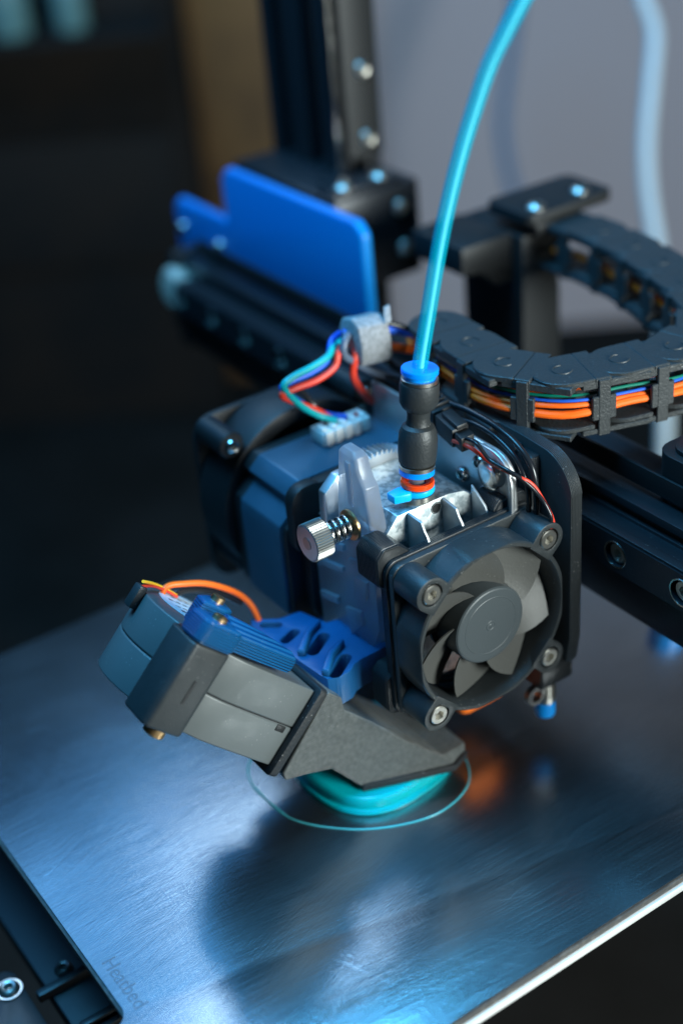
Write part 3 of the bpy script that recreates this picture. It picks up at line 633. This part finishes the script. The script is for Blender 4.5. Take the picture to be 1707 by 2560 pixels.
emit('collet', lathe([(3.73, 0.4), (3.89, 0.55), (3.89, 1.75), (3.69, 1.95), (3.44, 2.2)], tuple(co_), tuple(ax), 48), M['collet'], CO)
emit('collet', lathe([(3.40, 22.9), (3.40, 23.6), (3.85, 23.75), (4.02, 23.95), (4.02, 24.9), (3.85, 25.15), (1.64, 25.25)], tuple(co_), tuple(ax), 48), M['collet'], CO)
tp = [tuple(co_ + ax * 22), tuple(co_ + ax * 25.6), (2.3, 21.2, 66.4), (4.8, 19.5, 81.1), (6.7, 18.0, 91.0), (8.6, 16.0, 100.6), (10.3, 14.0, 108.4), (12.0, 11.0, 117.2), (13.6, 8.0, 123.5), (15.7, 5.0, 129.9), (18.8, 2.0, 136.5), (22.5, -2.0, 144.0)]
ft = single('feed_tube', sweep(tp, 1.7, 24, 10), M['tube'], 'translucent cyan feed tube rising from the coupler and curving right', 'tube')
emit('filament', sweep([(x - 0.1, y - 0.55, z) for x, y, z in tp], 0.55, 14, 10), M['filament'], ft)  # shifted towards the camera so the painted streak shows

# ------------------------------------------------------------------ steel carriage plate, black side plate, probe
SP = thing('carriage_plate', 'shiny steel carriage plate with silver screws behind the extruder', 'plate', (14, 30, 5))
emit('steel_plate', prism([(9.0, 2), (9.0, 26)] + circle(15.5, 26.4, 6.5, 8, PI, PI / 2) + [(62, 32.9), (62, 2)], YZ, 14.0, 15.2), M['alu_smooth'], SP, bevel=0.35)
emit('bent_flange', prism([(8.6, 14), (8.6, 26)] + circle(15.5, 26.4, 6.9, 8, PI, PI / 2) + [(19, 33.3), (19, 32.2)] + circle(15.5, 26.4, 5.8, 8, PI / 2, PI) + [(9.7, 14)], YZ, 12.9, 13.98), M['alu_smooth'], SP, bevel=0.2)
for y, z in ((26.5, 22.2), (18.6, 20.6), (20.5, 27.6)): place('screw', ME_DOME_S, frame((12.6, y, z), (-1, 0, 0)), SP)
emit('bearing', lathe([(3.4, 0), (3.4, 2.2), (2.6, 2.6), (1.2, 2.6)], (14, 15.4, 27.0), (-1, 0, 0), 28), M['steel'], SP)
SB = thing('side_bracket', 'black printed side plate with rounded corner right of the fan', 'bracket', (23.5, 8, -28))
sbp = [(0.0, -14)] + [(-0.2, 0), (-0.4, 24)] + circle(9.6, 23.0, 10.2, 12, PI * 0.96, PI * 0.56) + [(16, 33.6), (40, 33.6), (40, -26), (9, -28.4), (5.0, -26.5), (1.2, -21)]
emit('bracket_plate', prism(sbp, YZ, 22.2, 25.4), M['print_black_x'], SB, bevel=0.35)
emit('cable_rib', box(19.6, 22.15, 9.6, 14.6, 8, 31), M['print_black_z'], SB, bevel=0.5)
emit('cable_rib', box(19.6, 22.15, 15.2, 17.2, 8, 31.6), M['print_black_z'], SB, bevel=0.5)
emit('bracket_foot', prism([(15, -27), (25, -27), (25, -20.6), (15, -20.6)], XZ, 2, 16), M['print_black_y'], SB, bevel=0.8)
PB = thing('proximity_probe', 'silver proximity probe with blue tip hanging right of the fan', 'probe', (19.4, 5.8, -38))
emit('probe_body', lathe([(2.5, 0), (2.5, 11)], (19.4, 5.8, -33.4), (0, 0, 1), 32), M['nickel'], PB)
emit('probe_thread', cat(*[ring([(2.5, -0.2), (2.72, 0), (2.5, 0.2)], (19.4, 5.8, -31.4 + 0.55 * k), (0, 0, 1), 28) for k in range(9)]), M['nickel'], PB)
emit('probe_tip', lathe([(1.6, 0), (2.3, 0.35), (2.45, 1.0), (2.45, 4.6)], (19.4, 5.8, -38), (0, 0, 1), 32), M['probe_cap'], PB)
emit('clamp_nut', ring([(1.5, 0), (2.6, 0), (2.6, 1.6), (1.5, 1.6)], (15.2, 5.4, -29.4), (0, -1, 0), 24), M['steel_dark'], PB)

# ------------------------------------------------------------------ stepper motor and the fan behind it
SM = thing('stepper_motor', 'blue black square stepper motor behind the extruder', 'motor', (-2, 56, -20))
def octo(h, c): return [(-2 - h + c, 1.5 - h), (-2 + h - c, 1.5 - h), (-2 + h, 1.5 - h + c), (-2 + h, 1.5 + h - c), (-2 + h - c, 1.5 + h), (-2 - h + c, 1.5 + h), (-2 - h, 1.5 + h - c), (-2 - h, 1.5 - h + c)]
mp_ = [(-16.4, 22.5), (-19.9, 19.4), (-18.4, 16.4), (-19.4, 15.4), (-23.0, 12.6), (-23.4, 9.5), (-23.4, -12), (-18.5, -18.5), (14.5, -18.5), (19, -14), (19, 18), (14.6, 22.5)]
emit('motor_body', prism(mp_, XZ, 49.0, 66.5), M['motor_blue'], SM, bevel=0.45)
emit('front_cap', prism([(u * 0.96 - 0.1, v * 0.96) for u, v in mp_], XZ, 47.2, 48.98), M['black_matte'], SM, bevel=0.4)
emit('rear_cap', prism([(u * 0.97, v * 0.97) for u, v in mp_], XZ, 66.52, 70.5), M['black_matte'], SM, bevel=0.5)
WC = thing('motor_connector', 'white plastic plug on top of the stepper motor', 'connector', (4, 60, 22.5))
emit('plug_body', box(-3.4, 10.4, 57.8, 63.6, 22.55, 26.2), M['white_plastic'], WC, bevel=0.5)
for k in range(5): emit('plug_rib', box(-3 + 2.8 * k, -1.6 + 2.8 * k, 57.0, 57.78, 22.8, 26.6), M['white_plastic'], WC, bevel=0.25)
for k in range(5): emit('plug_latch', box(-3 + 2.8 * k, -1.4 + 2.8 * k, 58.4, 62.4, 26.22, 26.9), M['white_plastic'], WC, bevel=0.25)
RF = thing('rear_fan', 'black round cornered fan housing blurred behind the stepper motor', 'fan', (-2, 80, -22))
emit('housing_ring', plate(circle(-1, 4, 24.5, 56), [circle(-1, 4, 20, 48)], XZ, 71, 84), M['black_matte'], RF, bevel=0.8)
emit('housing_back', plate(rrect(-24, 22, -20, 27, 6), [circle(-1, 4, 20, 48)], XZ, 84.05, 86), M['black_matte'], RF, bevel=0.5)
emit('housing_disc', lathe([(21, 0), (21, 6)], (-1, 76, 4), (0, 1, 0), 40), M['black_matte'], RF)
for x, z in ((-21, 24.5), (-19.4, -9.5), (18, 25)):
    bo = emit('screw_boss', lathe([(3.0, 0), (3.4, 0.5), (3.4, 12), (3.0, 12.6)], (x, 71, z), (0, 1, 0), 24), M['black_matte'], RF)
    place('screw', ME_DOME_S, frame((x, 69.6, z), (0, -1, 0)), bo)

# ------------------------------------------------------------------ blower
BL = thing('blower_fan', 'dark grey blower fan tilted down towards the print', 'blower', loc(-20, 20, -19.4))
vol = [(0, 0), (-13, 0.0)]
for k in range(0, 25):
    a = -PI / 2 - (k / 24) * 1.5 * PI; vol.append((-19.2 + 18.0 * math.cos(a) , 19.0 + 18.8 * math.sin(a)))
vol += [(-4, 27), (0, 26.4)]
for nm, t0, t1 in (('upper_shell', -9.55, -0.0), ('lower_shell', -19.4, -9.75)):
    emit(nm, prism(vol, LOC, t0, t1), M['blower'], BL, bevel=0.55, seg=3, sharp=35)
emit('seam', prism([(u * 0.985 - 0.15, 0.25 + v * 0.985) for u, v in vol], LOC, -9.76, -9.54), M['black_matte'], BL)
emit('seam_latch', prism([(-5.8, -0.18), (-3.2, -0.18), (-3.2, 0.4), (-5.8, 0.4)], LOC, -11.4, -9.9), M['black_matte'], BL, bevel=0.1)
lb = emit('label', prism(circle(-20, 24.5, 10.6, 40), LOC, 0.02, 0.12), M['label'], BL)
random.seed(3)
for k, (y, n_, w) in enumerate(((30.5, 5, 1.0), (27.4, 7, 1.6), (24.2, 7, 0.9), (21.4, 6, 1.9), (18.4, 5, 0.7))):
    d0 = -20 - (5 if abs(y - 24.5) > 4 else 7.5)
    for i in range(n_):
        a = d0 + i * 2.1
        emit('print_mark', prism([(a, y), (a + 1.5, y), (a + 1.5, y + w * 0.55), (a, y + w * 0.55)], LOC, 0.125, 0.15), M['ink'], lb)
ear = emit('mounting_ear', prism([(-40.2, 0.2), (-39.4, -1.9), (-30.4, -1.9), (-28.9, -0.4), (-28.4, 6), (-33, 12), (-39.6, 8)], LOC, -19.7, 0.35), M['fan_black'], BL, bevel=0.7, seg=3)
emit('ear_slot', prism([(-34.9, -2.02), (-34.2, -2.02), (-34.2, -1.8), (-34.9, -1.8)], LOC, -12.6, -7.0), M['black_matte'], ear)
emit('screw_end', lathe([(2.4, 0), (2.4, 1.6), (1.6, 2.0)], loc(-34.4, 1.2, -19.8), tuple(-TT), 20), M['brass'], BL)
emit('cable_guide', prism([(-38.4, 24.6), (-36.2, 24.6), (-36.2, 27.4), (-38.4, 27.4)], LOC, -4.5, 1.0), M['fan_black'], BL, bevel=0.5)
single('blower_wire', sweep([loc(-37.6, 26, 1.8), loc(-31.5, 30.5, 1.3), loc(-26, 32.6, 0.9), loc(-22.6, 32.2, 0.6)], 0.36, 10), M['yellow'], 'thin yellow wire entering the tilted blower fan', 'wire')
single('blower_wire', sweep([loc(-37.6, 25.2, 1.0), loc(-31.5, 29.6, 1.0), loc(-26, 31.8, 0.75), loc(-22.8, 31.4, 0.55)], 0.34, 10), M['red'], 'thin red wire beside the yellow wire on the blower fan', 'wire')
single('orange_cable', sweep([(-56, 48, 7), (-53, 50, 9), (-48.5, 50, 7.9), (-43.3, 50, 5.6), (-38.3, 50, 1.9), (-34.6, 50, -1.9), (-32.5, 49, -6), (-31.6, 47.5, -12)], 0.72, 12), M['orange'], 'orange cable arching behind the blower fan to the blue latch', 'cable')
single('black_cable', sweep([(-56, 50, 4), (-50, 51, 5.6), (-44, 51, 3.6), (-38.3, 51, -0.6), (-34.6, 51, -4.4)], 0.8, 10), M['black_gloss'], 'thin black cable under the orange cable behind the blower', 'cable')

# ------------------------------------------------------------------ duct
DU = thing('air_duct', 'dark grey printed air duct leading from the blower outlet to the nozzle', 'duct', (-25, 27, -45))
emit('collar', plate(rrect(-21.2, 1.5, -2.0, 27.6, 1.2, 4), [rrect(-19.6, 0.2, -0.2, 26.2, 0.6, 3)], lambda u, v, w: loc(w, v, u), -1.6, 0.6), M['rim'], DU, bevel=0.2)
R_ = [((-34.0, 16, -10.1), (-47.6, 16, -26.0)), ((-33.2, 16, -10.6), (-47.2, 16, -28.2)), ((-30.6, 16, -13.4), (-42.0, 16, -29.4)), ((-30.2, 16, -17.2), (-35.2, 16.0, -31.6)), ((-23.8, 15.2, -23.6), (-28.0, 15.0, -40.6)),
      ((-16.2, 12.2, -31.4), (-17.6, 11.2, -41.0)), ((-9.0, 9.4, -37.6), (-6.8, 7.2, -41.0)), ((-1.6, 10.2, -38.4), (-2.4, 9.2, -41.0))]
yb = (45.4, 45.4, 45, 44, 40, 36, 32, 30)
rr = []
for (a, b_), y in zip(R_, yb):
    rr.append([a, b_, (b_[0], y, b_[2]), (a[0], y, a[2])])
emit('duct_body', loft(rr), M['duct'], DU, bevel=0.45, seg=2, sharp=22)
emit('lower_lip', loft([[(-28.1, 14.6, -39.6), (-28.4, 14.8, -41.6), (-28.4, 36, -41.6), (-28.1, 36, -39.6)], [(-20, 11.6, -39.8), (-20.2, 11.8, -41.9), (-20.2, 34, -41.9), (-20, 34, -39.8)], [(-7.0, 6.8, -40.0), (-7.2, 6.9, -41.9), (-7.2, 30, -41.9), (-7.0, 30, -40.0)], [(-2.0, 8.8, -39.9), (-2.2, 9.0, -41.9), (-2.2, 29, -41.9), (-2.0, 29, -39.9)]]), M['rim'], DU, bevel=0.3)

# ------------------------------------------------------------------ blue printed latch and arm
BA = thing('printed_clamp', 'blue printed clamp arm screwed on top of the blower ear', 'clamp', loc(-34, 3, 1))
emit('clamp_head', prism([(-40.6, -1.2), (-39.2, -2.6), (-31.0, -2.6), (-29.4, -1.4), (-29.4, 4), (-32, 6.6), (-38.4, 6.6), (-40.6, 4)], LOC, 0.5, 5.6), M['blue_print'], BA, bevel=1.1, seg=3)
emit('clamp_bar', loft([[loc(-30.5, -0.6, 1.0), loc(-30.5, -0.6, 4.8), loc(-30.5, 5, 6.8), loc(-30.5, 10.5, 6.2), loc(-30.5, 10.5, 1.0)],
                        [loc(-20, -0.2, 0.9), loc(-20, -0.2, 4.6), loc(-20, 4, 6.6), loc(-20, 8.5, 6.0), loc(-20, 8.5, 0.9)],
                        [loc(-11, 0.4, 1.2), loc(-11, 0.4, 4.8), loc(-11, 3, 5.6), loc(-11, 6, 5.2), loc(-11, 6, 1.2)],
                        [loc(-9.6, 1.4, 1.8), loc(-9.6, 1.4, 4.2), loc(-9.6, 3, 4.8), loc(-9.6, 5, 4.6), loc(-9.6, 5, 1.8)]]), M['blue_print'], BA, bevel=0.5)
emit('clamp_web', prism([(-37, 6.0), (-30, 6.0), (-26, 9), (-25, 14), (-30, 15), (-35.5, 11)], LOC, 1.0, 7.2), M['blue_print'], BA, bevel=0.8)
emit('arm_screw', lathe([(1.7, 0), (1.7, 0.9), (1.2, 1.3)], loc(-34.4, 2.0, 5.5), tuple(TT), 20), M['brass'], BA)
emit('arm_screw', lathe([(1.6, 0), (1.6, 1.2), (1.1, 1.5)], loc(-29.4, 11.5, 7.1), tuple(TT), 20), M['brass'], BA)
LA = thing('blue_latch', 'blue printed latch with wavy slots between the blower and extruder', 'latch', (-24, 30, -19))
lo_ = [(-14.4, 20.0), (-14.4, 35.4), (-20.4, 36.8), (-22.6, 44.6), (-28, 45.4), (-33.4, 49.5), (-36, 44), (-33.6, 33), (-33.2, 27), (-32.6, 21), (-32.2, 18.8), (-29.6, 17.6), (-26.6, 18.0), (-24.6, 19.4), (-21.8, 20.0)]
sl = [stadium(-29.8, 19.3, -24.8, 22.6, 1.5), stadium(-29.0, 29.4, -24.0, 32.6, 1.5), stadium(-31.4, 37.2, -28.2, 38.4, 1.3), stadium(-32.0, 45.6, -29.6, 43.4, 1.1)]
emit('latch_body', plate(lo_, sl, XY, -16.6, -9.0), M['blue_print_z'], LA, bevel=0.5)
emit('latch_hook', plate(stadium(-33, 29, -24, 20, 0.8)[:0] + [(-32.6, 20.6), (-31.4, 19.2), (-26.8, 24.0), (-22.2, 26.2), (-22.4, 27.6), (-27.6, 25.4)], [], XY, -8.98, -7.2), M['blue_print_z'], LA, bevel=0.4)
emit('latch_hook', plate([(-32.8, 30.2), (-31.4, 29.0), (-26.4, 34.0), (-22.0, 36.2), (-22.2, 37.2), (-27.2, 35.4)], [], XY, -8.98, -7.2), M['blue_print_z'], LA, bevel=0.4)

# ------------------------------------------------------------------ cable chain
CH = thing('cable_chain', 'black drag chain of hinged links curving over the gantry with wires inside', 'cable chain', (60, 40, 31))
piv = [(30.4, 55.6), (29.2, 41.9), (27.8, 28.2), (34.4, 16.2), (47.2, 11.6), (60.7, 8.0), (74.0, 10.8), (84.0, 20.2), (89.6, 32.4), (93.6, 45.4), (97.0, 58.7), (98.6, 72.2), (99, 86)]
Z1, Z0, HW = 45.0, 31.2, 7.1
for i in range(len(piv) - 1):
    a = Vector(piv[i]); b_ = Vector(piv[i + 1]); e = (b_ - a); Ln = e.length; e = e / Ln; nn = Vector((e.y, -e.x))     # nn points to the outer side of the bend
    def f(u, v, w, a=a, e=e, nn=nn): p = a + e * u + nn * v; return (p.x, p.y, w)
    cap = circle(0, 0, HW, 15, PI / 2, 1.5 * PI)
    top = prism([(5.0, -HW)] + [(5.0, HW)] + cap, f, Z1 - 1.5, Z1)
    top2 = prism([(2.0, -HW + 0.05), (Ln + 4.6, -HW + 0.05), (Ln + 4.6, HW - 0.05), (2.0, HW - 0.05)], f, Z1 - 2.6, Z1 - 0.75)
    mid = prism([(4.95, -HW), (8.8, -HW), (8.8, HW), (4.95, HW)], f, Z1 - 2.5, Z1 - 0.02)
    bot = prism([(5.0, -HW)] + [(5.0, HW)] + cap, f, Z0 + 1.3, Z0 + 2.4)
    bot2 = prism([(2.0, -HW - 0.1), (Ln + 4.6, -HW - 0.1), (Ln + 4.6, HW + 0.1), (2.0, HW + 0.1)], f, Z0, Z0 + 1.28)
    lk = emit('link', cat(top, top2, mid, bot, bot2), M['chain'], CH, bevel=0.22, seg=1)
    for sgn in (1, -1):
        v0 = HW - 0.9 if sgn > 0 else -HW - 0.5; v1 = HW + 0.5 if sgn > 0 else -HW + 0.9
        emit('cross_bar', cat(prism([(5.6, v0), (8.4, v0), (8.4, v1), (5.6, v1)], f, Z0 - 0.3, Z1 - 0.35),
                              prism([(4.2, v0 + .1), (9.8, v0 + .1), (9.8, v1 - .1), (4.2, v1 - .1)], f, Z0 + 3.6, Z1 - 4.4)), M['chain'], lk, bevel=0.2, seg=1)
    pr_ = [f(r * math.cos(t), r * math.sin(t), Z1 + h) for r, h in ((1.9, 0), (1.95, 0.22), (2.3, 0.22), (2.4, 0)) for t in [0.4 + 4.6 * k / 20 for k in range(21)]]
    F = [(q * 21 + k, q * 21 + k + 1, (q + 1) * 21 + k + 1, (q + 1) * 21 + k) for q in range(3) for k in range(20)]
    emit('pivot_ring', (pr_, F), M['chain'], lk)
def along(off, z, wob=0.0, sd=0):
    rnd = random.Random(sd); out = []
    for i, p in enumerate(piv):
        a = Vector(piv[max(i - 1, 0)]); b_ = Vector(piv[min(i + 1, len(piv) - 1)]); e = (b_ - a).normalized(); nn = Vector((e.y, -e.x))
        q = Vector(p) + nn * (off + rnd.uniform(-wob, wob)); out.append((q.x, q.y, z + rnd.uniform(-wob, wob)))
    return out
for nm, mt, off, z, r, sd, lab in (('orange_wire', 'orange', 5.3, 38.5, 0.6, 1, 'upper thick orange wire inside the drag chain'), ('orange_wire', 'orange', 5.2, 36.9, 0.95, 2, 'lower thick orange wire inside the drag chain'),
                                   ('orange_wire', 'orange', -4.6, 37.3, 0.8, 3, 'inner orange wire seen through the upper right run of the drag chain'), ('blue_wire', 'wblue', 4.8, 39.6, 0.36, 4, 'blue wire above the orange wires inside the drag chain'),
                                   ('green_wire', 'green', 4.0, 40.2, 0.36, 5, 'green wire along the top inside the drag chain')):
    single(nm, sweep(along(off, z, 0.75, sd), r, 10, 6), M[mt], lab, 'wire', 'wires inside the drag chain')

# ------------------------------------------------------------------ loose wires and cables around the head
single('teal_wire', sweep([(2, 60, 27), (-1.4, 62, 29), (-6.2, 62, 33.4), (-10.1, 62, 39.4), (-7.8, 62, 41.2), (-1.7, 62.5, 41.8), (3.1, 63, 42.6), (6.4, 65, 43.6), (12, 68, 43)], 0.85, 12), M['teal'], 'teal motor wire bending up and right to the grey strap', 'wire', 'motor wires')
single('dark_blue_wire', sweep([(5, 60, 27), (2.0, 63, 27.5), (-4, 63, 32), (-9.6, 63.5, 38.2), (-7.4, 63.5, 39.4), (-1.2, 63.5, 39.9), (3.6, 64, 41.2), (6.6, 66, 44.6), (12, 69, 44.4)], 0.8, 12), M['wblue'], 'dark blue motor wire between the teal and red motor wires', 'wire', 'motor wires')
single('red_wire', sweep([(8.6, 60, 26.5), (7.0, 62, 24.2), (2.9, 62, 25.9), (-1.8, 62.5, 30.4), (-10.4, 62.5, 37.0), (-7.8, 62, 38.2), (-0.9, 62, 38.3), (4.2, 62, 40), (6.4, 63, 43), (12, 67, 42)], 0.85, 12), M['red'], 'red motor wire running from white plug up to the grey strap', 'wire', 'motor wires')
single('black_wire', sweep([(0, 61, 27), (-1, 64, 30), (-3, 65, 34), (-6, 64.5, 38), (0, 64.5, 40.6), (7, 66, 42.6), (12, 70, 42.4)], 0.8, 10), M['black_gloss'], 'black motor wire under the teal motor wire', 'wire', 'motor wires')
single('grey_blue_cable', sweep([(13, 66, 45), (9, 63, 46), (7.2, 62, 44.2), (7.3, 62, 41.8), (9.6, 62, 39.5), (14.3, 62, 35.3), (22, 62, 30.6), (29, 60, 29)], 0.95, 12), M['greycable'], 'grey blue cable looping under the grey strap towards the coupler', 'cable')
single('red_loop_wire', sweep([(14, 66, 43), (10.4, 62, 41.2), (9.2, 62, 36.6), (10.3, 62, 32.8), (13.7, 62, 27.8), (17.3, 62, 25.1), (21.7, 62, 24.2), (27, 62, 25.5), (31, 64, 29)], 0.95, 12), M['red'], 'red orange wire hanging in a loop behind the coupler', 'wire')
single('blue_bundle_wire', sweep([(10, 66, 45.2), (13.7, 64, 45.6), (18.1, 63, 44.6), (22.5, 62.5, 43.4), (28.1, 63, 40.4), (31, 68, 38.8)], 1.15, 12), M['wblue'], 'bright blue cable from the grey strap into the drag chain', 'cable')
single('red_bundle_wire', sweep([(10, 66, 42.6), (13.5, 64, 42.4), (18.5, 63, 40.4), (27.5, 63, 36.6), (31, 68, 36.2)], 1.15, 12), M['orange'], 'orange red cable below the bright blue cable at the strap', 'cable')
single('black_loop_cable', sweep([(13, 68, 44), (17, 64, 40), (20, 60, 35), (25, 57, 32.5), (30, 60, 34)], 0.9, 10), M['black_gloss'], 'black cable sagging from the strap under the red loop', 'cable', 'black cables behind the coupler')
single('black_loop_cable', sweep([(12, 70, 41), (15, 66, 35), (20, 62, 28.5), (27, 60, 26), (32, 66, 30)], 0.8, 10), M['black_gloss'], 'lowest black cable loop behind the coupler', 'cable', 'black cables behind the coupler')
single('black_loop_cable', sweep([(14, 64, 47), (20, 61, 46.4), (26, 60, 43), (31, 64, 40)], 0.75, 10), M['black_gloss'], 'topmost black cable passing over the blue cable at the strap', 'cable', 'black cables behind the coupler')
single('black_loop_cable', sweep([(20, 58, 30), (16, 50, 32), (14.5, 44, 33.4), (14, 41, 33.4)], 0.8, 10), M['black_gloss'], 'black cable running into the rear of the black plug', 'cable', 'black cables behind the coupler')
stp = []
vz = [((9.6, 60.6), 44.6), ((14.6, 60.2), 44.2), ((19.2, 60.2), 43.2)]
prof_s = [(60.2, 38.4), (59.2, 40), (59, 44), (60, 48.6), (63, 50), (67, 49), (69, 45), (68.6, 40.6), (66, 38.2)]
st = loft([[(10.4, y, z) for y, z in prof_s], [(14.8, y - 0.3, z - 0.6) for y, z in prof_s], [(19.2, y + 0.2, z - 1.2) for y, z in prof_s]])
sto = single('hook_strap', st, M['velcro'], 'grey fabric strap wrapped round the wires behind the lever', 'strap', bevel=0.5, sharp=60)
emit('strap_tail', loft([[(17.6, 60, 47.6), (17.6, 59.4, 47.2), (19.6, 59.4, 47.4), (19.6, 60, 47.8)], [(19.2, 62, 50.6), (19.2, 61.4, 50.4), (20.8, 61.4, 50.6), (20.8, 62, 50.8)]]), M['velcro'], sto, bevel=0.2)
single('fan_wire', sweep([(9.4, 24, 33.4), (10, 18.9, 33.6), (12, 14.1, 30.9), (13.5, 6.9, 29.9), (15.5, 5.2, 28.3), (17, 3.9, 25.2), (18, 0.9, 19.4), (18.2, 4, 15)], 0.46, 12), M['red'], 'red lead running from the black plug down to the axial fan', 'wire', 'fan leads')
single('fan_wire', sweep([(10.6, 24, 34.2), (10.4, 17.4, 35.2), (11.2, 13.7, 32.2), (12.2, 8.6, 31.2), (13.8, 6.2, 29.6), (15.8, 4.0, 26.6), (16.8, 1.6, 23.4), (17.2, 0.6, 19.8), (17.4, 4.4, 15)], 0.46, 12), M['black_gloss'], 'black lead twisted round the red lead to the axial fan', 'wire', 'fan leads')
single('sensor_cable', sweep([(22, 54, 35), (19, 44, 36), (17, 35.2, 36.1), (17, 27.8, 36.7), (17, 18.1, 36.4), (17, 10.9, 34.5), (17, 6.4, 30.8), (17, 5.1, 24.3), (17.4, 6, 14)], 0.72, 14), M['black_gloss'], 'outer glossy black cable curving down beside the side plate', 'cable', 'black cables by the side plate')
single('sensor_cable', sweep([(20, 54, 33), (17, 40, 33.6), (16, 30.1, 34.2), (16, 24.3, 35.0), (16, 18.4, 34.8), (16, 13.3, 33.4), (16, 9.8, 31.3), (16, 7.4, 27.8), (16.2, 6.8, 24), (16.6, 7.5, 14)], 0.6, 14), M['black_gloss'], 'inner thinner glossy black cable beside the steel plate', 'cable', 'black cables by the side plate')
PLG = thing('black_plug', 'black two pin cable plug lying above the steel plate', 'plug', (12.6, 34, 28))
def pl(u, v, w):                                   # the plug lies slightly askew: u across, v back along the lead, w up
    return (11.6 + u + 0.22 * v, 24 + v, 31.6 + w - 0.02 * v)
emit('plug_body', prism([(-2.4, 0), (2.4, 0), (2.4, 9), (-2.4, 9)], pl, -0.2, 4.4), M['black_matte'], PLG, bevel=0.5)
emit('plug_latch', prism([(-1.5, -1), (1.5, -1), (1.5, 7), (-1.5, 7)], pl, 4.42, 5.6), M['black_matte'], PLG, bevel=0.3)
emit('plug_nose', prism([(-1.9, -3.6), (1.9, -3.6), (1.9, -0.02), (-1.9, -0.02)], pl, 0.2, 3.8), M['black_matte'], PLG, bevel=0.4)
emit('plug_rear', prism([(-2.8, 9.02), (2.8, 9.02), (2.8, 18), (-2.8, 18)], pl, -0.5, 4.9), M['black_matte'], PLG, bevel=0.5)
for k in range(4): emit('plug_ridge', prism([(-2.9, 10.4 + 1.9 * k), (2.9, 10.4 + 1.9 * k), (2.9, 11.3 + 1.9 * k), (-2.9, 11.3 + 1.9 * k)], pl, 4.92, 5.7), M['black_matte'], PLG, bevel=0.2)

# ------------------------------------------------------------------ the print and its skirt
def rsq(cx, cy, a, b_, p, n=72, rot=0.0):
    out = []
    for k in range(n):
        t = 2 * PI * k / n; c_, s_ = math.cos(t), math.sin(t)
        u = a * math.copysign(abs(c_) ** (2 / p), c_); v = b_ * math.copysign(abs(s_) ** (2 / p), s_)
        out.append((cx + u * math.cos(rot) - v * math.sin(rot), cy + u * math.sin(rot) + v * math.cos(rot)))
    return out
def prring(s_, z): return [(x, y, z) for x, y in rsq(-17.5, 26.5, 18.2 * s_, 17.6 * s_, 2.6, rot=0.1)]
PRT = thing('printed_part', 'rounded cyan plastic part being printed under the air duct', 'printed part', (-17.5, 26.5, BZ))
emit('base_rim', loft([prring(0.97, BZ + 0.03), prring(1.0, BZ + 0.3), prring(1.015, BZ + 0.7), prring(1.0, BZ + 1.1), prring(0.96, BZ + 1.3)]), M['cyanprint'], PRT, sharp=30)
emit('part_wall', loft([prring(0.93, BZ + 1.28), prring(0.95, BZ + 1.6), prring(0.955, BZ + 2.6), prring(0.95, BZ + 3.4), prring(0.92, BZ + 3.85), prring(0.86, BZ + 4.0)]), M['cyanprint'], PRT, sharp=30)
sk = [(-45, 38), (-44.3, 23), (-36.6, 11.8), (-27, 5), (-16.2, 1.9), (-6, 4.6), (-0.4, 11.7), (2, 22), (0, 36), (-9, 46), (-25, 50), (-39, 47)]
single('skirt_line', sweep([(x, y, BZ + 0.14) for x, y in sk + sk[:2]], 0.2, 8, 8), M['cyanskirt'],
       'thin clear cyan skirt line looping on the sheet around the part', 'skirt line', sharp=60)
